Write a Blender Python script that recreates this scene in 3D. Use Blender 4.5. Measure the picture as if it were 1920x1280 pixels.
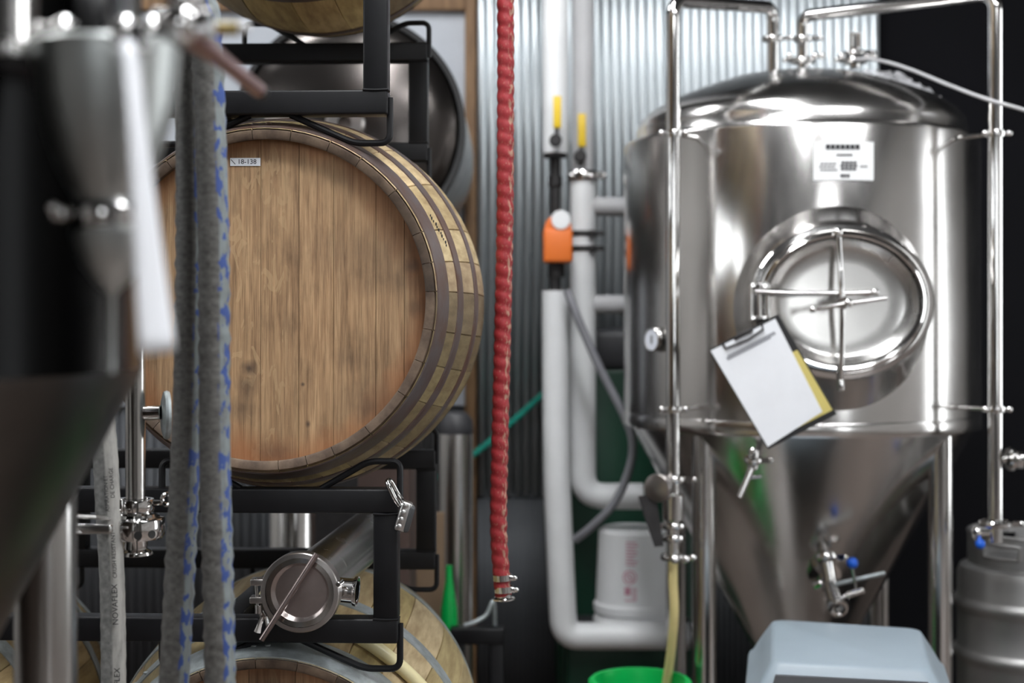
import bpy, bmesh, math, random
from mathutils import Vector, Matrix, Euler
random.seed(7)
PI = math.pi
S = bpy.context.scene
COL = S.collection
for o in list(bpy.data.objects):
    bpy.data.objects.remove(o)

# ---------------------------------------------------------------- camera, world, light, exposure
H = 1.507                    # eye height above the floor
F = 50 / 36 * 1920           # focal length in pixels of the 1920x1280 frame
HOR = 600                    # image row of the eye level
cam_d = bpy.data.cameras.new('camera')
cam = bpy.data.objects.new('camera', cam_d)
COL.objects.link(cam)
cam.location = (0, 0, H)
cam.rotation_euler = (PI / 2, 0, 0)
cam_d.lens = 50
cam_d.sensor_width = 36
cam_d.shift_y = -(640 - HOR) / 1920
cam_d.clip_start = 0.05
cam_d.dof.use_dof = True
cam_d.dof.focus_distance = 2.47
cam_d.dof.aperture_fstop = 2.6
cam_d.dof.aperture_blades = 0
S.camera = cam
S.view_settings.view_transform = 'Standard'
S.view_settings.look = 'None'
S.view_settings.gamma = 1
S.view_settings.use_curve_mapping = False
S.view_settings.exposure = 0.85
try:
    S.cycles.use_denoising = True
    S.cycles.max_bounces = 10
    S.cycles.glossy_bounces = 6
    S.cycles.diffuse_bounces = 4
    S.cycles.sample_clamp_indirect = 6
    S.cycles.caustics_reflective = False
    S.cycles.caustics_refractive = False
except Exception:
    pass
W = bpy.data.worlds.new('world')
S.world = W
W.use_nodes = True
W.node_tree.nodes['Background'].inputs[0].default_value = (0.8, 0.88, 1, 1)
W.node_tree.nodes['Background'].inputs[1].default_value = 0.4
WINDOW_GLOW = 4.0            # daylight through the panes
FILL_GLOW = 22.0              # fill strips added below the ceiling


def P(px, py, d):
    return Vector(((px - 960) / F * d, d, H - (py - HOR) / F * d))


def U(px, d):                # pixels -> metres at distance d
    return px / F * d


# ---------------------------------------------------------------- materials
def mat(name, col, rough=0.5, metal=0.0, var=0.0, vscale=8.0, stretch=None, bump=0.0, bscale=60.0,
        col2=None, spec=None, emit=0.0, rvar=0.0, aniso=0.0, attr=False, coat=0.0, trans=0.0, alpha=1.0, ramp=(0.35, 0.65)):
    m = bpy.data.materials.new(name)
    m.use_nodes = True
    nt = m.node_tree
    b = nt.nodes['Principled BSDF']
    b.inputs['Base Color'].default_value = (*col, 1)
    b.inputs['Roughness'].default_value = rough
    b.inputs['Metallic'].default_value = metal
    if spec is not None:
        b.inputs['Specular IOR Level'].default_value = spec
    if coat:
        b.inputs['Coat Weight'].default_value = coat
    if trans:
        b.inputs['Transmission Weight'].default_value = trans
    if alpha < 1:
        b.inputs['Alpha'].default_value = alpha
    if aniso:
        b.inputs['Anisotropic'].default_value = aniso
    if emit:
        b.inputs['Emission Color'].default_value = (*col, 1)
        b.inputs['Emission Strength'].default_value = emit
    L = nt.links.new
    if var or bump or rvar or col2:
        tc = nt.nodes.new('ShaderNodeTexCoord')
        mp = nt.nodes.new('ShaderNodeMapping')
        L(tc.outputs['Object'], mp.inputs[0])
        if stretch:
            mp.inputs['Scale'].default_value = stretch
        n = nt.nodes.new('ShaderNodeTexNoise')
        n.inputs['Scale'].default_value = vscale
        n.inputs['Detail'].default_value = 6
        n.inputs['Roughness'].default_value = 0.6
        L(mp.outputs[0], n.inputs[0])
        r = nt.nodes.new('ShaderNodeValToRGB')
        r.color_ramp.elements[0].position = ramp[0]
        r.color_ramp.elements[1].position = ramp[1]
        c2 = col2 if col2 else tuple(c * (1 - var) for c in col)
        r.color_ramp.elements[0].color = (*c2, 1)
        r.color_ramp.elements[1].color = (*col, 1)
        L(n.outputs[0], r.inputs[0])
        out = r.outputs[0]
        if attr:
            a = nt.nodes.new('ShaderNodeVertexColor')
            a.layer_name = 'tint'
            mx = nt.nodes.new('ShaderNodeMix')
            mx.data_type = 'RGBA'
            mx.blend_type = 'MULTIPLY'
            mx.inputs[0].default_value = 1
            L(out, mx.inputs[6])
            L(a.outputs[0], mx.inputs[7])
            out = mx.outputs[2]
        L(out, b.inputs['Base Color'])
        if rvar:
            mr = nt.nodes.new('ShaderNodeMapRange')
            mr.inputs[1].default_value = 0.3
            mr.inputs[2].default_value = 0.7
            mr.inputs[3].default_value = max(0.02, rough - rvar)
            mr.inputs[4].default_value = rough + rvar
            L(n.outputs[0], mr.inputs[0])
            L(mr.outputs[0], b.inputs['Roughness'])
        if bump:
            n2 = nt.nodes.new('ShaderNodeTexNoise')
            n2.inputs['Scale'].default_value = bscale
            n2.inputs['Detail'].default_value = 4
            L(mp.outputs[0], n2.inputs[0])
            bp = nt.nodes.new('ShaderNodeBump')
            bp.inputs['Strength'].default_value = bump
            bp.inputs['Distance'].default_value = 0.002
            L(n2.outputs[0], bp.inputs['Height'])
            L(bp.outputs[0], b.inputs['Normal'])
    return m


M = {}
M['steel'] = mat('brushed_steel', (0.60, 0.59, 0.575), 0.25, 1, var=0.12, vscale=5, stretch=(1, 1, 0.3), rvar=0.05, bump=0.03, bscale=12)
M['tank'] = mat('tank_steel', (0.66, 0.645, 0.63), 0.2, 1, var=0.1, vscale=3, stretch=(1, 1, 0.5), rvar=0.05, bump=0.05, bscale=5)
M['chrome'] = mat('polished_steel', (0.72, 0.71, 0.70), 0.1, 1, var=0.06, vscale=20)
M['satin'] = mat('satin_steel', (0.52, 0.49, 0.475), 0.3, 1, var=0.2, vscale=14, bump=0.08, bscale=150)
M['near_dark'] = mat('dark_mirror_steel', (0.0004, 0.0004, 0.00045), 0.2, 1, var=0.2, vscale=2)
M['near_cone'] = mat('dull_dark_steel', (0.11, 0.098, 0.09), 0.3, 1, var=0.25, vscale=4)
M['darkdish'] = mat('dark_polished_dish', (0.10, 0.09, 0.085), 0.25, 1, var=0.2, vscale=4)
M['black'] = mat('black_paint', (0.006, 0.006, 0.0075), 0.45, 0, var=0.35, vscale=18, bump=0.08, bscale=90, spec=0.3)
M['rubber'] = mat('black_rubber', (0.012, 0.012, 0.013), 0.6, 0, var=0.2, vscale=20)
M['white'] = mat('white_jacket', (0.80, 0.81, 0.82), 0.42, 0, var=0.06, vscale=9, bump=0.1, bscale=14)
M['whitep'] = mat('white_plastic', (0.88, 0.89, 0.90), 0.5, 0, var=0.04, vscale=6)
M['greypipe'] = mat('grey_jacket', (0.5, 0.5, 0.51), 0.5, 0, var=0.1, vscale=8)
M['paper'] = mat('paper', (0.80, 0.82, 0.86), 0.7, 0, var=0.04, vscale=12)
M['ink'] = mat('ink', (0.02, 0.02, 0.025), 0.6, 0, var=0.1)
M['inkgrey'] = mat('grey_ink', (0.32, 0.33, 0.36), 0.6, 0, var=0.2)
M['pink'] = mat('pink_print', (0.66, 0.30, 0.40), 0.5, 0, var=0.15)
M['yellow'] = mat('yellow_grip', (0.80, 0.55, 0.02), 0.45, 0, var=0.1)
M['yellowpaper'] = mat('yellow_paper', (0.62, 0.52, 0.16), 0.6, 0, var=0.08)
M['orange'] = mat('orange_housing', (0.88, 0.20, 0.03), 0.45, 0, var=0.08)
M['blue'] = mat('blue_knob', (0.01, 0.11, 0.62), 0.3, 0, var=0.05)
M['iron'] = mat('dark_iron', (0.035, 0.033, 0.034), 0.5, 0.4, var=0.3, vscale=30)
M['galv'] = mat('galvanised_hoop', (0.46, 0.51, 0.53), 0.5, 0.6, var=0.3, vscale=35, bump=0.1, bscale=120, col2=(0.30, 0.33, 0.33))
M['hoop'] = mat('weathered_hoop', (0.145, 0.125, 0.125), 0.5, 0.55, vscale=14, col2=(0.13, 0.075, 0.055), bump=0.12, bscale=120)
M['brass'] = mat('brass', (0.42, 0.34, 0.16), 0.35, 1, var=0.1)
M['redsteel'] = mat('reddish_steel', (0.44, 0.25, 0.24), 0.28, 0.9, var=0.2, vscale=15)
M['vinyl'] = mat('yellow_vinyl', (0.72, 0.60, 0.28), 0.25, 0, var=0.1, vscale=8)
M['vinylpale'] = mat('pale_vinyl', (0.74, 0.66, 0.38), 0.3, 0, var=0.12, vscale=8)
M['greyhose'] = mat('grey_rubber_hose', (0.20, 0.20, 0.22), 0.4, 0, var=0.15, vscale=12)
M['teal'] = mat('teal_hose', (0.01, 0.34, 0.26), 0.4, 0, var=0.15, vscale=12)
M['green'] = mat('bright_green_plastic', (0.0, 0.38, 0.07), 0.35, 0, var=0.08)
M['dkgreen'] = mat('dark_green_plastic', (0.002, 0.038, 0.019), 0.4, 0, var=0.2, vscale=5)
M['bluegrey'] = mat('blue_grey_plastic', (0.26, 0.315, 0.36), 0.42, 0, var=0.06, vscale=7, bump=0.05, bscale=200)
M['charcoal'] = mat('charcoal_plastic', (0.03, 0.03, 0.034), 0.5, 0, var=0.2)
M['keg'] = mat('keg_steel', (0.42, 0.415, 0.41), 0.5, 0.95, var=0.15, vscale=9)
M['wall'] = mat('dark_wall_paint', (0.004, 0.004, 0.006), 0.8, 0, var=0.3, vscale=1.2, spec=0.15)
M['greywall'] = mat('light_wall_paint', (0.60, 0.58, 0.56), 0.8, 0, var=0.3, vscale=1.0)
M['frontwall'] = mat('mid_grey_wall_paint', (0.15, 0.14, 0.135), 0.8, 0, var=0.4, vscale=0.7)
M['ceil'] = mat('ceiling_paint', (0.06, 0.06, 0.06), 0.9, 0, var=0.2, vscale=1.5)
M['floor'] = mat('concrete', (0.21, 0.17, 0.15), 0.38, 0, var=0.35, vscale=2.5, rvar=0.12, bump=0.08, bscale=30)
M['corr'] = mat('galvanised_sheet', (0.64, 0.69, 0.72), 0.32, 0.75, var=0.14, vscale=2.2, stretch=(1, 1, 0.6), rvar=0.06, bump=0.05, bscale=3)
M['corrdark'] = mat('charcoal_sheet', (0.10, 0.105, 0.115), 0.5, 0.5, var=0.2, vscale=2.2)  # shaded copy of the galvanised sheet, dimness put into the colour
M['pine'] = mat('pine_trim', (0.26, 0.15, 0.07), 0.6, 0, vscale=9, stretch=(6, 6, 0.8), col2=(0.15, 0.08, 0.035))
M['board'] = mat('white_board', (0.5, 0.53, 0.58), 0.35, 0, var=0.12, vscale=4)
M['card'] = mat('brown_board', (0.19, 0.125, 0.075), 0.7, 0, var=0.2, vscale=6)
M['crate'] = mat('crate_wood', (0.09, 0.055, 0.045), 0.7, 0, var=0.3, vscale=8)
M['gauge'] = mat('gauge_face', (0.75, 0.78, 0.86), 0.3, 0, var=0.03)
M['brass_lock'] = mat('lock_steel', (0.62, 0.61, 0.60), 0.3, 1, var=0.2, vscale=60)
M['lockgrey'] = mat('lock_cover', (0.075, 0.078, 0.082), 0.45, 0.3, var=0.15)
M['glow'] = mat('window_daylight', (0.95, 0.98, 1.0), 0.5, 0, emit=WINDOW_GLOW)
M['led'] = mat('led_diffuser', (0.97, 0.985, 1.0), 0.5, 0, emit=FILL_GLOW)
M['frost'] = mat('dull_cone_steel', (0.62, 0.65, 0.64), 0.42, 1, var=0.4, vscale=7, stretch=(1, 1, .4), rvar=.1)
M['capface'] = mat('turned_steel', (0.54, 0.46, 0.44), 0.33, 1, var=0.15, vscale=30)
M['bar'] = mat('dull_bar_steel', (0.27, 0.22, 0.21), 0.3, 1, var=0.2, vscale=40)
M['cap'] = mat('black_cap', (0.02, 0.02, 0.02), 0.5, 0, var=0.2)
M['film'] = mat('plastic_film', (0.75, 0.75, 0.78), 0.15, 0, alpha=0.34)


def oak_staves():
    m = mat('oak_staves', (0.53, 0.42, 0.25), 0.72, 0, vscale=6, stretch=(9, 1.2, 9), col2=(0.30, 0.215, 0.115), bump=0.5, bscale=9, attr=True, ramp=(0.3, 0.62))
    return m


def oak_head():
    m = bpy.data.materials.new('oak_head')
    m.use_nodes = True
    nt = m.node_tree
    L = nt.links.new
    N = nt.nodes.new
    b = nt.nodes['Principled BSDF']
    b.inputs['Roughness'].default_value = 0.62
    tc = N('ShaderNodeTexCoord')

    def noise(scale, st, detail=6, dist=0.0, rot=0.0, rough=0.6):
        mp = N('ShaderNodeMapping')
        mp.inputs['Scale'].default_value = st
        mp.inputs['Rotation'].default_value = (0, rot, 0)
        L(tc.outputs['Object'], mp.inputs[0])
        n = N('ShaderNodeTexNoise')
        n.inputs['Scale'].default_value = scale
        n.inputs['Detail'].default_value = detail
        n.inputs['Roughness'].default_value = rough
        n.inputs['Distortion'].default_value = dist
        L(mp.outputs[0], n.inputs[0])
        return n.outputs[0]

    def ramp(fac, stops):
        r = N('ShaderNodeValToRGB')
        e = r.color_ramp.elements
        while len(e) < len(stops):
            e.new(0.5)
        for k, (p, c) in enumerate(stops):
            e[k].position = p
            e[k].color = (c, c, c, 1) if not isinstance(c, tuple) else (*c, 1)
        L(fac, r.inputs[0])
        return r.outputs[0]

    def mix(f, a, bcol, mode='MIX'):
        x = N('ShaderNodeMix')
        x.data_type = 'RGBA'
        x.blend_type = mode
        if isinstance(f, float):
            x.inputs[0].default_value = f
        else:
            L(f, x.inputs[0])
        L(a, x.inputs[6])
        if isinstance(bcol, tuple):
            x.inputs[7].default_value = (*bcol, 1)
        else:
            L(bcol, x.inputs[7])
        return x.outputs[2]

    def math_(op, a, bb):
        x = N('ShaderNodeMath')
        x.operation = op
        x.use_clamp = False
        for i, v in enumerate((a, bb)):
            if isinstance(v, (int, float)):
                x.inputs[i].default_value = v
            else:
                L(v, x.inputs[i])
        return x.outputs[0]

    fine = noise(9, (14, 14, 0.8), 8, 0.3)
    base = ramp(fine, [(0.30, (0.19, 0.105, 0.050)), (0.47, (0.375, 0.225, 0.118)), (0.66, (0.52, 0.335, 0.182))])
    broad = noise(4, (2.2, 2.2, 0.7), 3)
    base = mix(ramp(broad, [(0.3, 0.0), (0.75, 0.5)]), base, (0.40, 0.25, 0.13))
    lines = noise(9, (55, 55, 1.6), 6)
    base = mix(1.0, base, ramp(lines, [(0.33, 0.66), (0.5, 0.98), (0.62, 1.1)]), 'MULTIPLY')
    blot = noise(11, (2.5, 2.5, 1.1), 7)
    base = mix(1.0, base, ramp(blot, [(0.34, 0.80), (0.46, 1.0), (0.65, 1.08)]), 'MULTIPLY')
    # ray flecks on the left boards
    fl = noise(6, (8, 8, 3.2), 2, 1.0, rot=-0.55)
    flr = ramp(fl, [(0.585, 0.0), (0.61, 1.0), (0.68, 1.0), (0.72, 0.3)])
    sep = N('ShaderNodeSeparateXYZ')
    L(tc.outputs['Object'], sep.inputs[0])
    xr = ramp(math_('ADD', sep.outputs[0], 0.5), [(0.38, 0.25), (0.40, 1.0), (0.525, 1.0), (0.54, 0.1)])
    base = mix(math_('MULTIPLY', math_('MULTIPLY', flr, xr), 0.55), base, (0.52, 0.35, 0.19))
    # board tint
    a = N('ShaderNodeVertexColor')
    a.layer_name = 'tint'
    base = mix(1.0, base, a.outputs[0], 'MULTIPLY')
    # red wash near the chime
    ln = N('ShaderNodeVectorMath')
    ln.operation = 'LENGTH'
    L(tc.outputs['Object'], ln.inputs[0])
    rr = math_('ADD', ln.outputs[1], math_('MULTIPLY', math_('SUBTRACT', noise(6, (2, 2, 1.2), 3), 0.5), 0.11))
    base = mix(math_('MULTIPLY', ramp(rr, [(0.235, 0.0), (0.285, 1.0)]), 0.7), base, (0.34, 0.125, 0.045))
    # stains with a shape of their own: (px, py, radius px, strength, x-stretch)
    for (px, py, rp, st, xs) in ((466, 690, 14, .95, 1), (462, 722, 26, .6, 1.2), (452, 765, 26, .55, .9), (577, 795, 7, .9, 1.5),
                                 (690, 470, 45, .32, .35), (775, 500, 16, .6, .8), (780, 575, 18, .4, 1), (700, 750, 40, .35, .6),
                                 (655, 675, 22, .35, .6), (567, 720, 4, .9, 1), (690, 770, 22, .4, 1), (515, 850, 30, .5, .8), (735, 525, 26, .3, .3),
                                 (782, 690, 14, .5, .6), (640, 330, 30, .2, .5)):
        c = P(px, py, 2.45)
        ox, oz = c.x - (-0.422), c.z - (H + 0.0345)
        dx = math_('MULTIPLY', math_('SUBTRACT', sep.outputs[0], ox), xs)
        dz = math_('SUBTRACT', sep.outputs[2], oz)
        d = math_('SQRT', math_('ADD', math_('MULTIPLY', dx, dx), math_('MULTIPLY', dz, dz)), 0)
        d = math_('ADD', d, math_('MULTIPLY', math_('SUBTRACT', noise(30, (1.5, 1.5, 0.8), 4), 0.5), U(rp, 2.45) * 1.3))
        f = ramp(math_('DIVIDE', d, U(rp, 2.45) * 1.6), [(0.15, st), (0.8, 0.0)])
        base = mix(f, base, (0.07, 0.045, 0.03))
    L(base, b.inputs['Base Color'])
    bp = N('ShaderNodeBump')
    bp.inputs['Strength'].default_value = 0.25
    bp.inputs['Distance'].default_value = 0.002
    L(fine, bp.inputs['Height'])
    L(bp.outputs[0], b.inputs['Normal'])
    return m


def hose_mat(name, base, dark, stripe=None, ink=None, wear=None):
    """hose cloth with a printed stripe; u runs round the hose, v along it in metres"""
    m = bpy.data.materials.new(name)
    m.use_nodes = True
    nt = m.node_tree
    L = nt.links.new
    N = nt.nodes.new
    b = nt.nodes['Principled BSDF']
    b.inputs['Roughness'].default_value = 0.6
    uv = N('ShaderNodeUVMap')

    def noise(scale, st, det=4):
        mp = N('ShaderNodeMapping')
        mp.inputs['Scale'].default_value = st
        L(uv.outputs[0], mp.inputs[0])
        n = N('ShaderNodeTexNoise')
        n.inputs['Scale'].default_value = scale
        n.inputs['Detail'].default_value = det
        L(mp.outputs[0], n.inputs[0])
        return n.outputs[0]

    def ramp(f, stops):
        r = N('ShaderNodeValToRGB')
        e = r.color_ramp.elements
        while len(e) < len(stops):
            e.new(0.5)
        for k, (p, c) in enumerate(stops):
            e[k].position = p
            e[k].color = (c, c, c, 1) if not isinstance(c, tuple) else (*c, 1)
        L(f, r.inputs[0])
        return r.outputs[0]

    def mix(f, a, c):
        x = N('ShaderNodeMix')
        x.data_type = 'RGBA'
        L(f, x.inputs[0])
        L(a, x.inputs[6])
        x.inputs[7].default_value = (*c, 1)
        return x.outputs[2]

    def mul(a, c):
        x = N('ShaderNodeMath')
        x.operation = 'MULTIPLY'
        L(a, x.inputs[0])
        if isinstance(c, float):
            x.inputs[1].default_value = c
        else:
            L(c, x.inputs[1])
        return x.outputs[0]

    sp = N('ShaderNodeSeparateXYZ')
    L(uv.outputs[0], sp.inputs[0])
    n1 = noise(5, (2, 22, 1), 8)
    c = ramp(n1, [(0.3, dark), (0.7, base)])
    if stripe:
        lo, hi, scol = stripe
        band = ramp(sp.outputs[0], [(lo - 0.01, 0.0), (lo + 0.01, 1.0), (hi - 0.01, 1.0), (hi + 0.01, 0.0)])
        worn = ramp(noise(3, (4, 9, 1)), [(0.3, 0.35), (0.6, 1.0)])
        c = mix(mul(band, worn), c, scol)
        if ink:
            ilo, ihi, icol = ink
            band2 = ramp(sp.outputs[0], [(ilo - 0.01, 0.0), (ilo + 0.01, 1.0), (ihi - 0.01, 1.0), (ihi + 0.01, 0.0)])
            blk = ramp(noise(4, (2.6, 10, 1), 3), [(0.525, 0.0), (0.56, 1.0)])
            c = mix(mul(mul(band2, blk), 0.9), c, icol)
    if wear:
        lo, hi, wcol = wear
        band = ramp(sp.outputs[0], [(lo - 0.03, 0.0), (lo + 0.02, 1.0), (hi - 0.02, 1.0), (hi + 0.03, 0.0)])
        wn = ramp(noise(6, (2.5, 10, 1), 6), [(0.50, 0.0), (0.60, 1.0)])
        c = mix(mul(mul(band, wn), 0.85), c, wcol)
        wn2 = ramp(noise(12, (4, 12, 1), 6), [(0.62, 0.0), (0.68, 1.0)])
        c = mix(mul(wn2, 0.6), c, wcol)
    L(c, b.inputs['Base Color'])
    return m


M['stave'] = oak_staves()
M['chime'] = mat('oak_end_grain', (0.18, 0.125, 0.085), 0.75, 0, vscale=25, col2=(0.075, 0.048, 0.033), bump=0.3, bscale=60, attr=True)
M['head'] = oak_head()
M['redhose'] = hose_mat('red_hose', (0.31, 0.020, 0.026), (0.23, 0.010, 0.015), wear=(0.64, 0.93, (0.42, 0.27, 0.19)))
M['clothhose'] = hose_mat('grey_cloth_hose', (0.165, 0.16, 0.15), (0.07, 0.067, 0.063), stripe=(0.70, 0.91, (0.21, 0.24, 0.245)), ink=(0.71, 0.93, (0.02, 0.06, 0.26)))
M['printhose'] = hose_mat('pale_printed_hose', (0.24, 0.24, 0.23), (0.11, 0.11, 0.105), stripe=(0.70, 0.97, (0.40, 0.39, 0.365)))


# ---------------------------------------------------------------- mesh helpers
class MB:
    def __init__(s):
        s.bm = bmesh.new()
        s.uv = s.bm.loops.layers.uv.new('UVMap')
        s.tint = s.bm.loops.layers.color.new('tint')
        s.t = (1, 1, 1, 1)

    def face(s, vs, uvs=None):
        try:
            f = s.bm.faces.new(vs)
        except ValueError:
            return None
        f.smooth = True
        for k, l in enumerate(f.loops):
            l[s.tint] = s.t
            if uvs:
                l[s.uv].uv = uvs[k]
        return f

    def rings(s, rings, closed=True, cap0=False, cap1=False, vs=None):
        R = [[s.bm.verts.new(p) for p in r] for r in rings]
        n = len(R[0])
        for i in range(len(R) - 1):
            for j in range(n if closed else n - 1):
                k = (j + 1) % n
                v0, v1 = (vs[i], vs[i + 1]) if vs else (i, i + 1)
                s.face((R[i][j], R[i][k], R[i + 1][k], R[i + 1][j]),
                       ((j / n, v0), ((j + 1) / n, v0), ((j + 1) / n, v1), (j / n, v1)))
        if cap0:
            s.face(list(reversed(R[0])))
        if cap1:
            s.face(R[-1])
        return s

    def box(s, c, size, rot=None, bevel=0.0, taper=None):
        c = Vector(c)
        hx, hy, hz = (v / 2 for v in size)
        R = rot.to_matrix() if isinstance(rot, Euler) else (rot or Matrix.Identity(3))
        vs = []
        for z in (-1, 1):
            t = (taper if (taper and z == 1) else (1, 1))
            for (x, y) in ((-1, -1), (1, -1), (1, 1), (-1, 1)):
                vs.append(s.bm.verts.new(c + R @ Vector((x * hx * t[0], y * hy * t[1], z * hz))))
        fs = []
        for q in ((3, 2, 1, 0), (4, 5, 6, 7), (0, 1, 5, 4), (1, 2, 6, 5), (2, 3, 7, 6), (3, 0, 4, 7)):
            fs.append(s.face([vs[i] for i in q]))
        if bevel:
            es = list({e for f in fs for e in f.edges})
            bmesh.ops.bevel(s.bm, geom=es, offset=bevel, segments=3, profile=0.5, affect='EDGES')
        return s

    def tube(s, pts, r, n=16, caps=True, rfun=None, up=None, vs=None):
        pts = [Vector(p) for p in pts]
        T = []
        for i in range(len(pts)):
            a = pts[max(0, i - 1)]
            b = pts[min(len(pts) - 1, i + 1)]
            T.append((b - a).normalized())
        u = Vector(up) if up else (Vector((0, -1, 0)) if abs(T[0].y) < 0.9 else Vector((1, 0, 0)))
        rings = []
        L = 0.0
        VS = []
        for i, p in enumerate(pts):
            u = (u - T[i] * u.dot(T[i])).normalized()
            w = T[i].cross(u)
            if i:
                L += (p - pts[i - 1]).length
            VS.append(L)
            ring = []
            for k in range(n):
                a = 2 * PI * k / n
                rr = rfun(L, a) if rfun else (r[i] if isinstance(r, (list, tuple)) else r)
                ring.append(p + (u * math.cos(a) + w * math.sin(a)) * rr)
            rings.append(ring)
        return s.rings(rings, True, caps, caps, VS)

    def lathe(s, prof, org=(0, 0, 0), axis=(0, 0, 1), n=48, cap0=False, cap1=False):
        org = Vector(org)
        ax = Vector(axis).normalized()
        u = Vector((0, -1, 0)) if abs(ax.y) < 0.9 else Vector((1, 0, 0))
        u = (u - ax * u.dot(ax)).normalized()
        w = ax.cross(u)
        rings = []
        for r, h in prof:
            r = max(r, 1e-5)
            rings.append([org + ax * h + (u * math.cos(2 * PI * k / n) + w * math.sin(2 * PI * k / n)) * r for k in range(n)])
        return s.rings(rings, True, cap0, cap1)

    def cyl(s, a, b, r, n=20, r2=None, bev=0.0):
        a, b = Vector(a), Vector(b)
        h = (b - a).length
        r2 = r if r2 is None else r2
        if bev:
            pr = [(r - bev, 0), (r, bev), (r2, h - bev), (r2 - bev, h)]
        else:
            pr = [(r, 0), (r2, h)]
        return s.lathe(pr, a, b - a, n, True, True)

    def ball(s, c, r, n=16, sc=(1, 1, 1)):
        c = Vector(c)
        rings = []
        for i in range(1, n // 2):
            t = PI * i / (n // 2)
            rings.append([c + Vector((math.cos(2 * PI * k / n) * math.sin(t) * r * sc[0],
                                      math.sin(2 * PI * k / n) * math.sin(t) * r * sc[1],
                                      -math.cos(t) * r * sc[2])) for k in range(n)])
        return s.rings(rings, True, True, True)

    def torus(s, c, axis, R, r, n=40, m=10, sx=1.0):
        ax = Vector(axis).normalized()
        u = Vector((0, 0, 1)) if abs(ax.z) < 0.9 else Vector((1, 0, 0))
        u = (u - ax * u.dot(ax)).normalized()
        w = ax.cross(u)
        c = Vector(c)
        rings = []
        for i in range(n + 1):
            a = 2 * PI * i / n
            d = u * math.cos(a) + w * math.sin(a)
            rings.append([c + d * (R + r * math.cos(2 * PI * k / m)) + ax * (r * math.sin(2 * PI * k / m)) for k in range(m)])
        return s.rings(rings, True)

    def prism(s, pts, off):
        off = Vector(off)
        a = [Vector(p) for p in pts]
        b = [p + off for p in a]
        va = [s.bm.verts.new(p) for p in a]
        vb = [s.bm.verts.new(p) for p in b]
        n = len(a)
        for i in range(n):
            j = (i + 1) % n
            s.face((va[i], va[j], vb[j], vb[i]))
        s.face(list(reversed(va)))
        s.face(vb)
        return s

    def grid(s, fn, nu, nv):
        V = [[s.bm.verts.new(fn(i / nu, j / nv)) for j in range(nv + 1)] for i in range(nu + 1)]
        for i in range(nu):
            for j in range(nv):
                s.face((V[i][j], V[i + 1][j], V[i + 1][j + 1], V[i][j + 1]),
                       ((i / nu, j / nv), ((i + 1) / nu, j / nv), ((i + 1) / nu, (j + 1) / nv), (i / nu, (j + 1) / nv)))
        return s

    def bounds(s):
        xs = [v.co for v in s.bm.verts]
        return (Vector((min(v.x for v in xs), min(v.y for v in xs), min(v.z for v in xs))),
                Vector((max(v.x for v in xs), max(v.y for v in xs), max(v.z for v in xs))))


ORG = {}


def build(name, mb, m, parent=None, local=False, sharp=35, label=None, recalc=True):
    """link the collected shape as ONE mesh object; coordinates are world unless local"""
    me = bpy.data.meshes.new(name)
    if recalc:
        bmesh.ops.recalc_face_normals(mb.bm, faces=mb.bm.faces)
    if parent is not None:
        org = ORG[parent.name]
    else:
        lo, hi = mb.bounds()
        org = Vector(((lo.x + hi.x) / 2, (lo.y + hi.y) / 2, lo.z))
    if not local:
        bmesh.ops.translate(mb.bm, verts=mb.bm.verts, vec=-org)
    mb.bm.to_mesh(me)
    mb.bm.free()
    me.set_sharp_from_angle(angle=math.radians(sharp))
    me.materials.append(M[m] if isinstance(m, str) else m)
    o = bpy.data.objects.new(name, me)
    COL.objects.link(o)
    if parent is not None:
        o.parent = parent
        ORG[o.name] = org
    else:
        o.location = org
        ORG[o.name] = org
    if label:
        o['label'] = label
    return o


def tag(o, label, cat, group=None):
    o['label'] = label
    o['category'] = cat
    if group:
        o['group'] = group
    return o


def thing(name, loc, label, cat, group=None, rz=0.0):
    o = bpy.data.objects.new(name, None)
    o.empty_display_size = 0.1
    COL.objects.link(o)
    o.location = loc
    o.rotation_euler = (0, 0, rz)
    ORG[o.name] = Vector(loc)
    return tag(o, label, cat, group)


def struct(name, mb, m, **k):
    o = build(name, mb, m, **k)
    if k.get('parent') is None:
        o['kind'] = 'structure'
    return o


def copy_tree(o, parent=None):
    c = o.copy()
    COL.objects.link(c)
    c.parent = parent
    for ch in [x for x in bpy.data.objects if x.parent == o]:
        copy_tree(ch, c)
    return c


def fillet(pts, rad, n=6):
    pts = [Vector(p) for p in pts]
    out = [pts[0]]
    for i in range(1, len(pts) - 1):
        a, b, c = pts[i - 1], pts[i], pts[i + 1]
        r = min(rad, (a - b).length * 0.49, (c - b).length * 0.49)
        p = b + (a - b).normalized() * r
        q = b + (c - b).normalized() * r
        for k in range(n + 1):
            t = k / n
            out.append(p * (1 - t) ** 2 + b * 2 * t * (1 - t) + q * t * t)
    out.append(pts[-1])
    return out


def smooth(pts, n=10):
    pts = [Vector(p) for p in pts]
    out = []
    for i in range(len(pts) - 1):
        p0 = pts[max(0, i - 1)]
        p1, p2 = pts[i], pts[i + 1]
        p3 = pts[min(len(pts) - 1, i + 2)]
        for k in range(n):
            t = k / n
            out.append(0.5 * ((2 * p1) + (p2 - p0) * t + (2 * p0 - 5 * p1 + 4 * p2 - p3) * t * t + (3 * p1 - p0 - 3 * p2 + p3) * t ** 3))
    out.append(pts[-1])
    return out


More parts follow.
